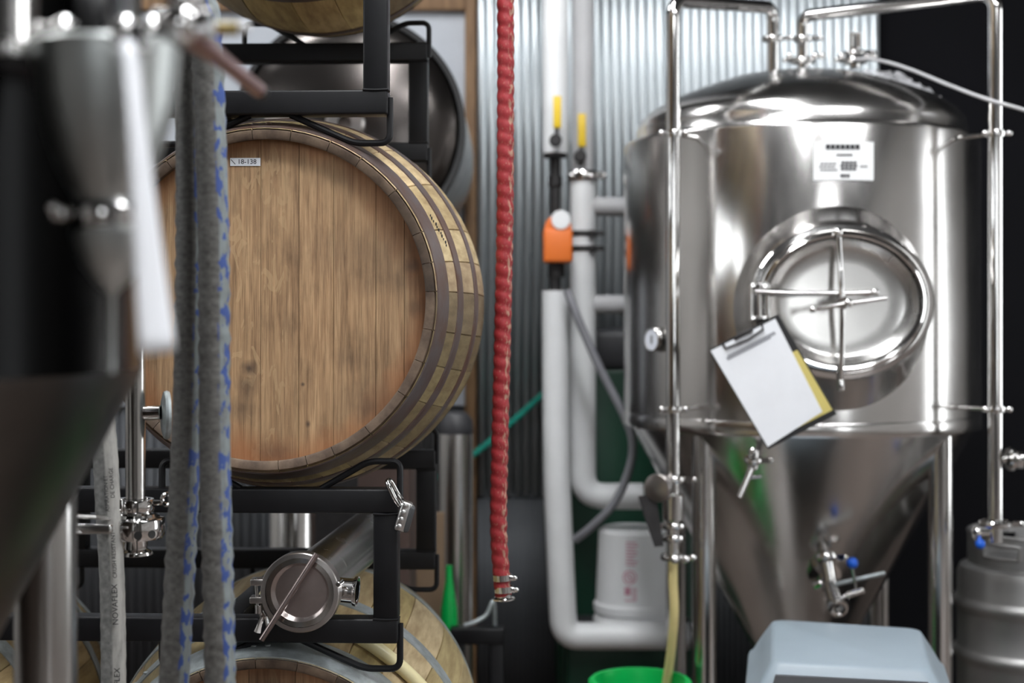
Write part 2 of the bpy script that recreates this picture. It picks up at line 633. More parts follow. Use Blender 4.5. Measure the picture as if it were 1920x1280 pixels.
def text_into(mb, body, size, Mx, extrude=0.0003):
    cu = bpy.data.curves.new('lettering', 'FONT')
    cu.body = body
    cu.size = size
    cu.align_x = 'CENTER'
    cu.align_y = 'CENTER'
    cu.extrude = extrude
    cu.resolution_u = 3
    ob = bpy.data.objects.new('lettering', cu)
    COL.objects.link(ob)
    bpy.context.view_layer.update()
    me = bpy.data.meshes.new_from_object(ob.evaluated_get(bpy.context.evaluated_depsgraph_get()))
    me.transform(Mx)
    mb.bm.from_mesh(me)
    bpy.data.objects.remove(ob)
    bpy.data.curves.remove(cu)
    bpy.data.meshes.remove(me)


def clamp_ring(mb, c, axis, r, w=0.012, t=0.008, ear=None):
    """tri-clamp band: a raised ring, with an ear and wing nut"""
    ax = Vector(axis).normalized()
    c = Vector(c)
    mb.lathe([(r, -w / 2), (r + t * 0.7, -w / 2), (r + t, -w / 4), (r + t, w / 4), (r + t * 0.7, w / 2), (r, w / 2)], c, ax, 28)
    if ear is not None:
        e = Vector(ear).normalized()
        mb.box(c + e * (r + t + 0.008), (0.02, 0.012, w * 0.9))
        mb.ball(c + e * (r + t + 0.022), 0.008, 10)
    return mb

# ================================================================ the room
X0, X1, Y0, Y1, Z1 = -3.4, 4.6, -5.2, 5.56, 4.0
WALLY = 5.45
struct('floor', MB().box(((X0 + X1) / 2, (Y0 + Y1) / 2, -0.05), (X1 - X0 + .4, Y1 - Y0 + .4, 0.1)), 'floor')
struct('ceiling', MB().box(((X0 + X1) / 2, (Y0 + Y1) / 2, Z1 + 0.05), (X1 - X0 + .4, Y1 - Y0 + .4, 0.1)), 'ceil')


def wall_with_hole(name, axis, pos, a0, a1, holes, m):
    """a 0.12 m wall with rectangular openings; axis 'x' runs along x at y=pos, 'y' runs along y at x=pos"""
    mb = MB()

    def bx(u0, u1, z0, z1):
        if u1 - u0 < 1e-4 or z1 - z0 < 1e-4:
            return
        if axis == 'x':
            mb.box(((u0 + u1) / 2, pos, (z0 + z1) / 2), (u1 - u0, 0.12, z1 - z0))
        else:
            mb.box((pos, (u0 + u1) / 2, (z0 + z1) / 2), (0.12, u1 - u0, z1 - z0))
    u = a0
    for (h0, h1, z0, z1) in sorted(holes):
        bx(u, h0, 0, Z1)
        bx(h0, h1, 0, z0)
        bx(h0, h1, z1, Z1)
        u = h1
    bx(u, a1, 0, Z1)
    struct(name, mb, m)


def window(n, axis, pos, u0, u1, z0, z1, bars=2):
    mb = MB()

    def bx(ua, ub, za, zb, t):
        if axis == 'x':
            mb.box(((ua + ub) / 2, pos, (za + zb) / 2), (ub - ua, t, zb - za))
        else:
            mb.box((pos, (ua + ub) / 2, (za + zb) / 2), (t, ub - ua, zb - za))
    f = 0.06
    bx(u0, u0 + f, z0, z1, 0.1)
    bx(u1 - f, u1, z0, z1, 0.1)
    bx(u0 + f, u1 - f, z0, z0 + f, 0.1)
    bx(u0 + f, u1 - f, z1 - f, z1, 0.1)
    for k in range(1, bars):
        c = u0 + (u1 - u0) * k / bars
        bx(c - .02, c + .02, z0 + f, z1 - f, 0.08)
    w = struct('window_%d' % n, mb, 'charcoal')
    g = MB()
    if axis == 'x':
        g.box(((u0 + u1) / 2, pos, (z0 + z1) / 2), (u1 - u0 - .1, 0.012, z1 - z0 - .1))
    else:
        g.box((pos, (u0 + u1) / 2, (z0 + z1) / 2), (0.012, u1 - u0 - .1, z1 - z0 - .1))
    build('pane', g, 'glow', w)


FW = [(3.05, 4.05, 0.9, 3.3), (-0.6, 0.5, 1.9, 3.3)]
RW = [(2.8, 3.85, 0.5, 3.3)]
LW = [(0.0, 2.0, 2.0, 3.5)]
wall_with_hole('wall_front', 'x', Y0, X0 - .06, X1 + .06, FW, 'frontwall')
wall_with_hole('wall_right', 'y', X1, Y0 + .06, Y1 - .06, RW, 'greywall')
wall_with_hole('wall_left', 'y', X0, Y0 + .06, Y1 - .06, LW, 'greywall')
struct('wall_back', MB().box(((X0 + X1) / 2, Y1 + .06, Z1 / 2), (X1 - X0 + .12, 0.12, Z1)), 'wall')
window(1, 'x', Y0, *FW[0], bars=2)
window(2, 'x', Y0, *FW[1], bars=2)
window(3, 'y', X1, *RW[0], bars=2)
window(4, 'y', X0, *LW[0], bars=2)

# galvanised cladding on the back wall, in two lifts that lap at a seam
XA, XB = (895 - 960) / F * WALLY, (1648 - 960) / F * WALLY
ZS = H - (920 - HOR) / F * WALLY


def corrugated(name, z0, z1, yb, m, pitch, amp, XA=XA, XB=XB):
    mb = MB()
    k = int(round((XB - XA) / pitch))
    n = k * 10

    def fn(u, v):
        return Vector((XA + (XB - XA) * u, yb - 2 * amp * abs(math.sin(PI * u * k)) ** .6, z0 + (z1 - z0) * v))
    mb.grid(fn, n, 1)
    mb.bm.normal_update()
    o = struct(name, mb, m, recalc=False)
    sm = o.modifiers.new('thickness', 'SOLIDIFY')
    sm.thickness = 0.0012
    return o


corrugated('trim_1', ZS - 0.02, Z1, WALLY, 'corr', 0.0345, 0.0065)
corrugated('trim_2', 0.0, ZS, WALLY + .004, 'corrdark', 0.0215, 0.003)  # same cladding lower down, its shade painted into the sheet colour
# pale panelled part of the wall behind the barrels, with pine trim
pw = WALLY + .02
xl, xr = X0 + .06, (872 - 960) / F * pw
zb, zt = H + (600 - 560) / F * pw, H + (600 - 22) / F * pw
zb = H - 160 / F * pw
struct('wall_back_pale', MB().box(((xl + xr) / 2, pw + .03, (zb + zt) / 2), (xr - xl, 0.05, zt - zb)), 'board')
corrugated('trim_5', 0.0, zb, pw + .03, 'corrdark', 0.0345, 0.005, xl, xr)  # cladding carried on behind the racks, dim light painted in
struct('trim_3', MB().box(((xr + XA) / 2 - .002, pw + .01, Z1 / 2), (XA - xr - .006, 0.09, Z1), bevel=.003), 'pine')
struct('trim_4', MB().box(((xl + xr) / 2, pw + .0, zt + .04), (xr - xl, 0.08, 0.08), bevel=.003), 'pine')

# unseen fill strips, added to brighten the wall, pipes, pail and barrels
for i, (x, y, lx, ly, where) in enumerate(((1.9, 0.6, 1.7, 0.32, 'over the right aisle'), (0.0, 2.45, 0.5, 1.7, 'between barrels and fermenter'),
                                           (-1.7, 3.9, 1.2, 0.24, 'behind the barrels on the left'), (0.35, 0.8, 0.25, 1.4, 'right above the viewer'), (1.6, -2.3, 1.2, 0.16, 'far behind the viewer'))):
    t = thing('ceiling_light', (x, y, Z1 - .09), 'long white strip light on the dark ceiling ' + where, 'light', 'strip lights on the ceiling')
    build('housing', MB().box((x, y, Z1 - .03), (lx + .04, ly + .04, .06), bevel=.008), 'charcoal', t)
    build('diffuser', MB().box((x, y, Z1 - .075), (lx, ly, .03), bevel=.008), 'led', t)

# ================================================================ barrels
BR, HR, BL = 0.360, 0.293, 0.90


def prof(t):
    return BR - (BR - HR) * ((t - BL / 2) / (BL / 2)) ** 2


def barrel(cx, cy, cz, label, hoopm, seed, sticker=False, hoops=None, name='oak_barrel'):
    rnd = random.Random(seed)
    root = thing(name, (cx, cy, cz - BR), label, 'barrel', 'oak barrels in the rack')
    up = (0, 0, BR)
    n = 27
    w = [rnd.uniform(.7, 1.3) for _ in range(n)]
    tot = sum(w)
    ang = [0]
    for v in w:
        ang.append(ang[-1] + v / tot * 2 * PI)
    off = rnd.uniform(0, 1)
    st, chs = MB(), {1: MB(), -1: MB()}
    ts = [BL * k / 18 for k in range(19)]
    for i in range(n):
        a0, a1 = ang[i] + off, ang[i + 1] + off
        g = 0.0016 / BR
        c = rnd.choice((1.0, .95, .9, 1.05, .8, .88, .7))
        tc = (c, c * rnd.uniform(.975, 1), c * rnd.uniform(.88, .98), 1)
        st.t = tc
        an = [a0, a0 + g, (a0 * 2 + a1) / 3, (a0 + 2 * a1) / 3, a1 - g, a1]
        rows = []
        for t in ts:
            r = prof(t)
            rows.append([st.bm.verts.new(((r - (.003 if k in (0, 5) else 0)) * math.cos(a), t, (r - (.003 if k in (0, 5) else 0)) * math.sin(a))) for k, a in enumerate(an)])
        for a in range(len(ts) - 1):
            for b in range(5):
                st.face((rows[a][b], rows[a][b + 1], rows[a + 1][b + 1], rows[a + 1][b]))
        # chime end of the stave, front and back
        d = rnd.uniform(.75, 1.15)
        chs[1].t = chs[-1].t = (d, d, d, 1)
        e = 0.0005 / HR
        aa = [a0 + e + (a1 - a0 - 2 * e) * k / 4 for k in range(5)]
        for sgn, y0 in ((1, 0.0), (-1, BL)):
            ro, rm, ri = prof(0) - .0005, HR - .0035, HR - .0185
            sec = [(ro, y0 + sgn * .004), (rm, y0), (ri + .003, y0), (ri, y0 + sgn * .003), (ri + .004, y0 + sgn * .036)]
            ch = chs[sgn]
            vv = [[ch.bm.verts.new((r * math.cos(a), y, r * math.sin(a))) for a in aa] for r, y in sec]
            for a in range(4):
                for b in range(4):
                    ch.face((vv[a][b], vv[a][b + 1], vv[a + 1][b + 1], vv[a + 1][b]))
    build('staves', st, 'stave', root, local=True, sharp=50).location = up
    for ch in (chs[1], chs[-1]):
        build('chime', ch, 'chime', root, local=True, sharp=50).location = up
    # heads: boards side by side, a hair apart
    for y0, face in ((0.030, -1), (BL - .030, 1)):
        hd = MB()
        R = HR - .0155
        xs = [-R]
        seams = [-0.243, -0.155, -0.087, -0.012, 0.054, 0.114, 0.187, 0.236]
        seams = [s_ + (0 if seed == 1 else rnd.uniform(-.02, .02)) for s_ in seams]
        xs += seams + [R]
        tint = [.86, .9, .80, .98, .96, 1.08, .97, .93, .88] if seed == 1 else [rnd.uniform(.65, .95) for _ in range(9)]
        for i in range(len(xs) - 1):
            x0, x1 = xs[i] + .0004, xs[i + 1] - .0004
            c = tint[i]
            hd.t = (c, c, c, 1)
            top = [(x, math.sqrt(max(0, R * R - x * x))) for x in [x0 + (x1 - x0) * k / 8 for k in range(9)]]
            pts = top + [(x, -z) for x, z in reversed(top)]
            q = []
            for p in pts:
                if not q or (Vector(p) - Vector(q[-1])).length > 1e-4:
                    q.append(p)
            jit = rnd.uniform(-.0006, .0006)
            hd.prism([(x, y0 + jit, z) for x, z in q], (0, -face * .012, 0))
        h = build('head', hd, 'head', root, local=True, sharp=30)
        h.location = up
    hs = hoops or [(0.006, .06), (.118, .153), (.258, .298)]
    for (t0, t1) in hs + [(BL - b, BL - a) for a, b in hs]:
        hb = MB()
        tm = [t0 + (t1 - t0) * k / 4 for k in range(5)]
        pr = [(prof(t0) - .002, t0)] + [(prof(t) + .0022, t) for t in tm] + [(prof(t1) - .002, t1)]
        hb.lathe(pr, (0, 0, 0), (0, 1, 0), 96)
        h = build('hoop', hb, hoopm, root, local=True, sharp=40)
        h.location = up
        if t0 < .2:
            rv = MB()
            for k in (0, 1):
                a = PI / 2 + (0.0 if t0 < .05 else .8) + .08 * k
                tt = (t0 + t1) / 2
                rv.ball(((prof(tt) + .003) * math.cos(a), tt, (prof(tt) + .003) * math.sin(a)), .0055, 10, (1, 1, .5))
            build('rivet', rv, hoopm, h, local=True)
    if sticker:
        bmk = MB()
        for k in range(11):
            a = math.radians(28.5 - k * 1.05)
            t = .078 + .0022 * k + (.004 if k % 3 == 0 else 0)
            r_ = prof(t) + .0006
            bmk.ball((r_ * math.cos(a), t, r_ * math.sin(a)), .0022 + .0009 * (k % 2), 8, (.5, 1.2, 1.3))
        mk = build('burn_mark', bmk, 'ink', root, local=True)
        mk.location = up
        hh = [c for c in bpy.data.objects if c.parent == root and c.name.startswith('head')][0]
        c = P(458.5, 302.5, cy + .03) - Vector((cx, cy, cz))
        sx, sz = U(57, 2.45), U(15, 2.45)
        y = .030 - .0018
        s_ = build('sticker', MB().box((c.x, y, c.z), (sx, .0006, sz)), 'paper', root, local=True, label='white sticker reading 18-138')
        s_.location = up
        mb = MB()
        text_into(mb, '18-138', .0118, Matrix.Translation((c.x + .003, y - .0005, c.z)) @ Matrix.Rotation(PI / 2, 4, 'X'))
        mb.box((c.x - sx * .40, y - .0005, c.z), (.0011, .0004, .011), Euler((0, -.75, 0)))
        build('lettering', mb, 'ink', s_, local=True)
    return root


BX = -0.422
b_ = barrel(BX, 2.42, H + 0.0345, 'weathered oak barrel with white 18-138 sticker, held between two black racks', 'hoop', 1, True)
b_.rotation_euler = (-.0105, 0, -.0120)
barrel(BX + .0, 2.46, H + 0.034 + 0.936, 'oak barrel cut off by the top of the photo, above the stickered barrel', 'hoop', 2)
barrel(BX + .0, 2.42, H - 0.868, 'oak barrel with galvanised hoops at the bottom, below the padlocked rack', 'galv', 3, hoops=[(.002, .073), (.13, .165), (.255, .295)])
barrel(BX - .80, 2.44, H - 0.868, 'oak barrel low in the shade behind the printed hose and steel tank leg', 'galv', 4, hoops=[(.004, .06), (.13, .165), (.255, .295)])

# ================================================================ barrel racks
YF, DEPTH, TW, PITCH = 2.45, 0.72, 0.042, 0.902
YAW = -math.atan(0.035)


def rack(x, zfoot, label, feet=True):
    root = thing('barrel_rack', (x, YF, zfoot), label, 'rack', 'black steel barrel racks', rz=YAW)
    zb, zt, zc = .074, .296, .363
    xL = -1.62
    for y in (0, DEPTH):
        f = MB()
        for z in (zb, zt):
            f.box((xL / 2 - TW / 2 * 0, y, z), (-xL, TW, TW), bevel=.004)
        for xx in (-TW / 2, xL + TW / 2, -.605 - .2):
            f.box((xx, y, (zb + zt) / 2), (TW, TW - .001, zt - zb - TW + .002), bevel=.003)
        # weld beads at the corner
        for z in (zb + TW / 2, zt - TW / 2):
            f.tube([(-TW, y - TW / 2, z), (-TW * .5, y - TW / 2 - .0005, z - .001), (0, y - TW / 2, z), (.0005, y, z)], .0022, 8)
        build('side_frame', f, 'black', root, local=True)
        rr = .0058
        rx = .002
        for k, xc in enumerate((-.205, -1.005)):
            for s in (1, -1):
                def X(v):
                    return xc + s * (v - xc) if k == 0 else xc + s * (v + .8 - .8 * 0 - .8 - (-.205) + 0) if False else xc + s * (v - (-.205))
                top = [(X(-.135), y, zt + TW / 2 - .002), (X(-.052), y, zc), (X(rx), y, zc), (X(rx), y, zt - .01)]
                build('cradle_rod', MB().tube(fillet(top, .016), rr, 10), 'black', root, local=True)
                if feet:
                    b = [(X(-.170), y, zb - TW / 2 + .002), (X(-.060), y, rr), (X(rx), y, rr), (X(rx), y, zb + .01)]
                    build('foot_rod', MB().tube(fillet(b, .018), rr, 10), 'black', root, local=True)
    for xx, z in ((-.30, zb), (-.80, zt), (-1.3, zb), (-1.58, zt)):
        build('cross_bar', MB().box((xx, DEPTH / 2, z), (TW, DEPTH - TW + .002, TW - .002), bevel=.003), 'black', root, local=True)
    return root


rack((728 - 960) / F * YF + .001, H + .299, 'black steel rack resting on top of the stickered oak barrel')
rack((747 - 960) / F * YF + .001, H - .606, 'black steel rack with a padlock, cradling the stickered barrel from below')
rack((747 - 960) / F * YF - .006, 0.0, 'black steel rack on the floor under the bottom barrels')
# the corner upright of the top rack runs on up past the beam in the photo: it is the same tube as in the others

# ================================================================ padlock on the rack corner
dl = 2.415
t = thing('padlock', P(752, 992, dl), 'small steel combination padlock hooked on the black rack corner', 'padlock')
sh = smooth([P(750, 948, dl), P(741, 935, dl), P(730, 912, dl), P(727, 902, dl + .006), P(733, 903, dl + .014), P(745, 925, dl + .02), P(757, 944, dl + .02)], 8)
build('shackle', MB().tube(sh, .0046, 12), 'chrome', t)
rot = Euler((0, .28, 0))
c = P(757, 967, dl + .008)
Rm = rot.to_matrix()
build('body', MB().box(c, (.020, .024, .052), rot, bevel=.005), 'brass_lock', t)
build('cover', MB().box(c + Rm @ Vector((.0095, 0, -.002)), (.012, .025, .048), rot, bevel=.006), 'lockgrey', t, label='dark grey side cover')
for k in range(4):
    cc = c + Rm @ Vector((-.002, -.0125, .019 - k * .0125))
    w = build('dial_wheel', MB().lathe([(.0001, -.003), (.0045, -.003), (.0055, 0), (.0045, .001), (.002, .0015)], cc, (0, -1, 0), 16, True, True), 'brass_lock', t)

# ================================================================ steel tube lying in the rack
dcap = 2.385
ca = P(563, 1110, dcap)
ax = Vector((0.076, 1, 0)).normalized()
side = Vector((1, -0.076, 0)).normalized()
upv = Vector((0, 0, 1))
t = thing('steel_tube', ca - Vector((0, 0, .055)), 'long stainless tube with a clamped end cap, lying inside the padlocked rack', 'tube')
build('pipe', MB().lathe([(.050, .02), (.050, .78)], ca, ax, 48, True, True), 'steel', t)
build('end_cap', MB().lathe([(.0435, .006), (.0448, .003), (.0485, -.001), (.0495, -.0035), (.0585, -.0035), (.0595, 0), (.0595, .012), (.05, .02)], ca, ax, 64, False, True), 'chrome', t)
build('cap_face', MB().lathe([(.0001, .0045), (.020, .0055), (.0435, .0062)], ca, ax, 64, True), 'capface', bpy.data.objects['end_cap'])
rg = MB()
rg.lathe([(.0585, -.007), (.0655, -.006), (.067, -.004), (.067, .02), (.0655, .022), (.052, .022)], ca, ax, 64)
rg.box(ca - side * .0735 + upv * .016 + ax * .008, (.024, .026, .011), bevel=.002)
rg.box(ca - side * .0735 - upv * .014 + ax * .008, (.026, .026, .011), bevel=.002)
cl = build('clamp', rg, 'satin', t)
build('hinge_pin', MB().cyl(ca + side * .066 + upv * .016 - ax * .011, ca + side * .066 + upv * .016 + ax * .02, .0045, 14, bev=.001), 'chrome', cl)
nb = ca - side * .076
build('bolt', MB().cyl(nb + upv * .022, nb - upv * .026 + side * .004, .003, 12), 'chrome', cl)
wn = MB()
q = nb - upv * .028 + side * .005
wn.cyl(q + upv * .006, q - upv * .008, .0065, 14)
wn.tube([q, q - upv * .014 + side * .006, q - upv * .03 + side * .001, q - upv * .04 - side * .002], [.005, .005, .0045, .006], 10)
wn.tube([q + ax * .004, q - upv * .016 + side * .012 + ax * .006, q - upv * .032 + side * .016 + ax * .006], [.005, .0045, .006], 10)
build('wing_nut', wn, 'chrome', cl)
ba, bb = P(594, 1038, dcap - .030), P(490, 1200, dcap - .055)
build('bar', MB().tube([ba, ba.lerp(bb, .5), bb], [.0052, .0052, .0046], 14), 'bar', t, label='slim steel bar across the end cap')
sp = ca + ax * .055 + side * .04 - upv * .004
build('side_port', MB().lathe([(.021, 0), (.021, .04), (.0245, .041), (.0255, .0445), (.0255, .047), (.022, .047), (.019, .045), (.019, .01)], sp, side + upv * -.08, 32), 'chrome', t)

# pale vinyl hose on the bottom barrel
hz = []
for p in smooth([P(500, 1188, 2.64), P(560, 1190, 2.60), P(640, 1203, 2.545), P(700, 1228, 2.53), P(755, 1262, 2.53), P(800, 1300, 2.535), P(845, 1360, 2.55), P(885, 1450, 2.58)], 8):
    a_ = math.atan2(p.z - (H - .868), p.x - BX)
    r_ = prof(p.y - 2.42) + .0155
    hz.append(Vector((BX + r_ * math.cos(a_), p.y, H - .868 + r_ * math.sin(a_))))
tag(build('hose', MB().tube(hz, .0125, 16), 'vinylpale'), 'pale yellow clear vinyl hose draped over the bottom oak barrel', 'hose')

# ================================================================ hoses hanging in front of the barrels
def hang(name, pts, d, r, m, label, group=None, rfun=None, step=.012, top=3.95, end=None):
    pp = [Vector((P(pts[0][0], pts[0][1], d).x, d, top))] + [P(x, y, d) for x, y in pts]
    if end:
        pp += end
    line = smooth(pp, 40)
    # resample evenly
    out = [line[0]]
    acc = 0
    for a, b in zip(line, line[1:]):
        seg = (b - a).length
        while acc + seg >= step:
            tt = (step - acc) / seg
            a = a.lerp(b, tt)
            out.append(a)
            seg = (b - a).length
            acc = 0
        acc += seg
    return out


def vfloor(px, d, dx=0.0):
    x = (px - 960) / F * d
    return Vector((x + dx, d, .025))


ln = hang('', [(368, -300), (358, 60), (358, 430), (354, 700), (348, 860), (338, 1060), (326, 1280), (300, 1700)], 2.02, .021, '', '', end=[vfloor(280, 2.02), vfloor(150, 2.02, -.1)])
wrap = lambda L, a: .0213 + .0009 * math.cos(2 * PI * L / .030 + a) + .0007 * math.sin(2 * PI * L / .019 - a)
tag(build('cloth_hose', MB().tube(ln, .0212, 24, rfun=wrap), 'clothhose'), 'grey cloth-wrapped hose hanging behind its twin, its lower end drifting left', 'hose', 'grey hanging hoses')
ln = hang('', [(372, -300), (386, 40), (393, 200), (400, 430), (402, 700), (403, 860), (408, 1060), (413, 1280), (420, 1700)], 1.955, .021, '', '', end=[vfloor(425, 1.955), vfloor(560, 1.955, .1)])
tag(build('cloth_hose', MB().tube(ln, .0212, 24, rfun=wrap), 'clothhose'), 'grey cloth-wrapped hose with blue lettering, in front of the stickered barrel', 'hose', 'grey hanging hoses')
dp = 2.2
ln = hang('', [(180, 300), (188, 700), (198, 860), (203, 960), (209, 1060), (212, 1160), (213, 1280), (214, 1600)], dp, .019, '', '', end=[vfloor(214, dp), vfloor(60, dp, -.1)])
t = thing('printed_hose', vfloor(214, dp), 'pale ribbed hose with black printed lettering, hanging behind the butterfly valve', 'hose')
build('tube', MB().tube(ln, .019, 24, rfun=lambda L, a: .019 + .0004 * math.cos(2 * PI * L / .02 + a)), 'printhose', t)
mb = MB()
for body, px, py, tilt, sz in (('NOVAFLEX', 216, 1133, .03, .0125), ('CRUSH RESISTANT', 214, 1040, .05, .0085), ('ASPIRATION ET', 200, 925, .07, .008), ('DE CHARGE', 210, 905, .07, .0085), ('NOVAFLEX', 220, 1290, 0, .0125)):
    mx = Matrix.Translation(P(px, py, dp - .0215)) @ Matrix.Rotation(-PI / 2 - tilt, 4, 'Y') @ Matrix.Rotation(PI / 2, 4, 'X')
    mb = MB()
    text_into(mb, body, sz, mx)
    build('lettering', mb, 'ink', t)

# red hose
dr = 2.86
ln = hang('', [(947, -300), (948, 0), (948, 200), (947, 400), (943, 600), (938, 800), (935, 950), (936, 1020), (941, 1085), (944, 1118)], dr, .0176, '', '', step=.0045)
t = thing('red_hose', ln[-1], 'ribbed red hose hanging straight down in front of the corrugated wall', 'hose')


def ribs(L, a):
    s = (L / .0265 + a / (2 * PI)) % 1
    return .0150 + .0027 * abs(math.sin(PI * s)) ** .7


build('tube', MB().tube(ln, .0176, 28, rfun=ribs), 'redhose', t)
for py in (1082, 1104):
    c = P(942 if py < 1090 else 945, py, dr)
    k = MB().lathe([(.0175, -.006), (.0195, -.006), (.0195, .006), (.0175, .006)], c, (-.05, 0, 1), 28)
    b_ = build('hose_clamp', k, 'chrome', t)
    build('screw', MB().box(c + Vector((.017, -.008, 0)), (.012, .012, .011), bevel=.002).ball(c + Vector((.025, -.008, 0)), .0055, 10), 'chrome', b_)
build('ferrule', MB().lathe([(.0155, .012), (.0155, .004), (.021, .003), (.0225, .001), (.0225, -.002), (.020, -.003), (.015, -.002), (.015, .01)], P(945, 1122, dr), (-.05, 0, 1), 32), 'chrome', t)

# ================================================================ near tank on the left
NX, NY, NR = -0.867, 1.345, 0.50
zj = H - .052
t = thing('conical_tank', (NX, NY, 0), 'dark mirror-finish conical tank filling the left edge, very near and blurred', 'tank')
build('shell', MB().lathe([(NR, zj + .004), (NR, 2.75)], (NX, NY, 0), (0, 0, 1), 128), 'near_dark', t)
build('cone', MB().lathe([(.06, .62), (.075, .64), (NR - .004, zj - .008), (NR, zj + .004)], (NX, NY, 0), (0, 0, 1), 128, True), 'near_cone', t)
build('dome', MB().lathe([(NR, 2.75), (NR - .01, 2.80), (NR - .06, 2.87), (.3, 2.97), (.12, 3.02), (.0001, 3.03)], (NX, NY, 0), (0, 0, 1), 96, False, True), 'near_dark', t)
lx = P(86, 900, 1.68)
for (dx, dy) in ((lx.x - NX, lx.y - NY), (-(lx.x - NX), lx.y - NY), (lx.x - NX, -(lx.y - NY)), (-(lx.x - NX), -(lx.y - NY))):
    build('leg', MB().cyl((NX + dx, NY + dy, 0), (NX + dx, NY + dy, zj + .05), .0362, 32), 'steel', t)

# conical hopper hung on the manifold in front of it
dh = 1.12
k = dh / F


def hz_(y):
    return H - (y - HOR) * k


hc = Vector(((200 - 960) * k, dh, 0))
t = thing('cone_fitting', (hc.x, hc.y, hz_(560)), 'polished inverted steel cone hanging from the pipework, blurred, before the dark tank', 'fitting')
pr = [(128, 84), (138, 92), (137, 104), (134, 140), (125, 200), (112, 250), (92, 310), (72, 350), (56, 378), (52, 384)]
build('bowl', MB().lathe([(r * k, hz_(y)) for r, y in pr], (hc.x, hc.y, 0), (0, 0, 1), 64, True), 'frost', t)
build('clamp', MB().lathe([(50 * k, hz_(382)), (64 * k, hz_(384)), (68 * k, hz_(392)), (68 * k, hz_(418)), (62 * k, hz_(428)), (50 * k, hz_(428))], (hc.x, hc.y, 0), (0, 0, 1), 48)
      .box((hc.x - 82 * k, hc.y - .01, hz_(402)), (30 * k, .012, 26 * k), bevel=.003).ball((hc.x - 92 * k, hc.y - .014, hz_(392)), 12 * k, 12), 'chrome', t)
pr = [(52, 428), (74, 434), (70, 460), (56, 495), (32, 528), (10, 548), (6, 556), (5, 700)]
build('lower_cone', MB().lathe([(r * k, hz_(y)) for r, y in pr], (hc.x + .004, hc.y, 0), (0, 0, 1), 48, False, True), 'frost', t)

# pipework above it
t = thing('pipe_manifold', P(20, 120, 1.1), 'shiny steel pipework with valve across the top left corner, very blurred', 'pipework')
c = P(22, 60, 1.10)
build('spool', MB().lathe([(50 * k, 0), (52 * k, .004), (52 * k, .012), (46 * k, .016), (46 * k, 1.2)], (c.x, c.y, hz_(120)), (0, 0, 1), 48, True, True), 'steel', t)
a, b = P(66, 62, 1.115), P(330, 62, 1.115)
build('pipe', MB().tube([a, b], 23 * k, 24), 'chrome', t)
for px in (120, 235, 285):
    cc = P(px, 62, 1.115)
    build('clamp', clamp_ring(MB(), cc, (1, 0, 0), 24 * k, 22 * k, 10 * k), 'chrome', t)
build('gasket', MB().lathe([(24 * k, -18 * k), (58 * k, -24 * k), (64 * k, -10 * k), (64 * k, 10 * k), (58 * k, 24 * k), (24 * k, 18 * k)], P(176, 34, 1.10), (1, .15, 0), 40), 'rubber', t, label='black round gasket')
cc = P(338, 46, 1.12)
vb = MB().ball(cc, 44 * k, 24, (1.1, .9, .95))
vb.cyl(cc - Vector((50 * k, 0, 0)), cc + Vector((62 * k, 0, 0)), 30 * k, 28, bev=.002)
vb.cyl(cc, cc + Vector((8 * k, 0, 110 * k)), 20 * k, 24)
vb.lathe([(20 * k, 0), (34 * k, 0), (36 * k, .004), (34 * k, .009), (20 * k, .009)], cc + Vector((4 * k, 0, 40 * k)), (0, 0, 1), 32)
v = build('valve_body', vb, 'chrome', t)
h0, h1 = P(352, 62, 1.13), P(484, 168, 1.40)
hm = MB().tube([h0, h0.lerp(h1, .4), h1], [.012, .0075, .0075], 16)
hm.ball(P(372, 62, 1.12), 20 * k, 16)
build('handle', hm, 'redsteel', v, label='pinkish steel lever')
build('handle_tip', MB().tube([h1, h1 + (h1 - h0).normalized() * .014], .0078, 16), 'cap', v)
cc = P(392, 54, 1.19)
build('brass_nipple', MB().cyl(cc, P(448, 54, 1.19), 13 * 1.19 / F, 24, bev=.001), 'brass', t, label='olive brass nipple')
build('white_tip', MB().cyl(P(448, 52, 1.19), P(468, 52, 1.19), 10 * 1.19 / F, 20, bev=.001), 'whitep', t)

# white paper sheet hanging edge-on from the pipe
def sheet(u, v):
    L_ = [(230, 76, .955), (240, 200, .95), (252, 400, .955), (258, 550, .96), (265, 664, .965)]
    R_ = [(262, 76, 1.055), (270, 200, 1.05), (296, 400, 1.06), (316, 550, 1.07), (330, 656, 1.08)]
    f = v * 4
    i = min(3, int(f))
    w = f - i
    p = P(*L_[i]).lerp(P(*L_[i + 1]), w)
    q = P(*R_[i]).lerp(P(*R_[i + 1]), w)
    return p.lerp(q, u) + Vector((.004 * math.sin(PI * u), 0, 0))


t = thing('hanging_sheet', P(265, 664, .97), 'white paper sheet hanging edge-on from the pipework, a blurred white strip', 'paper')
o = build('sheet', MB().grid(sheet, 8, 16), 'paper', t)
o.modifiers.new('thickness', 'SOLIDIFY').thickness = .0012
p = P(246, 82, 1.0)
build('clip', MB().box(p + Vector((0, 0, .003)), (.012, .05, .014), Euler((0, 0, -.1)), bevel=.002).tube([p, p + Vector((0, .04, .008)), P(244, 64, 1.09)], .0015, 8), 'chrome', t)

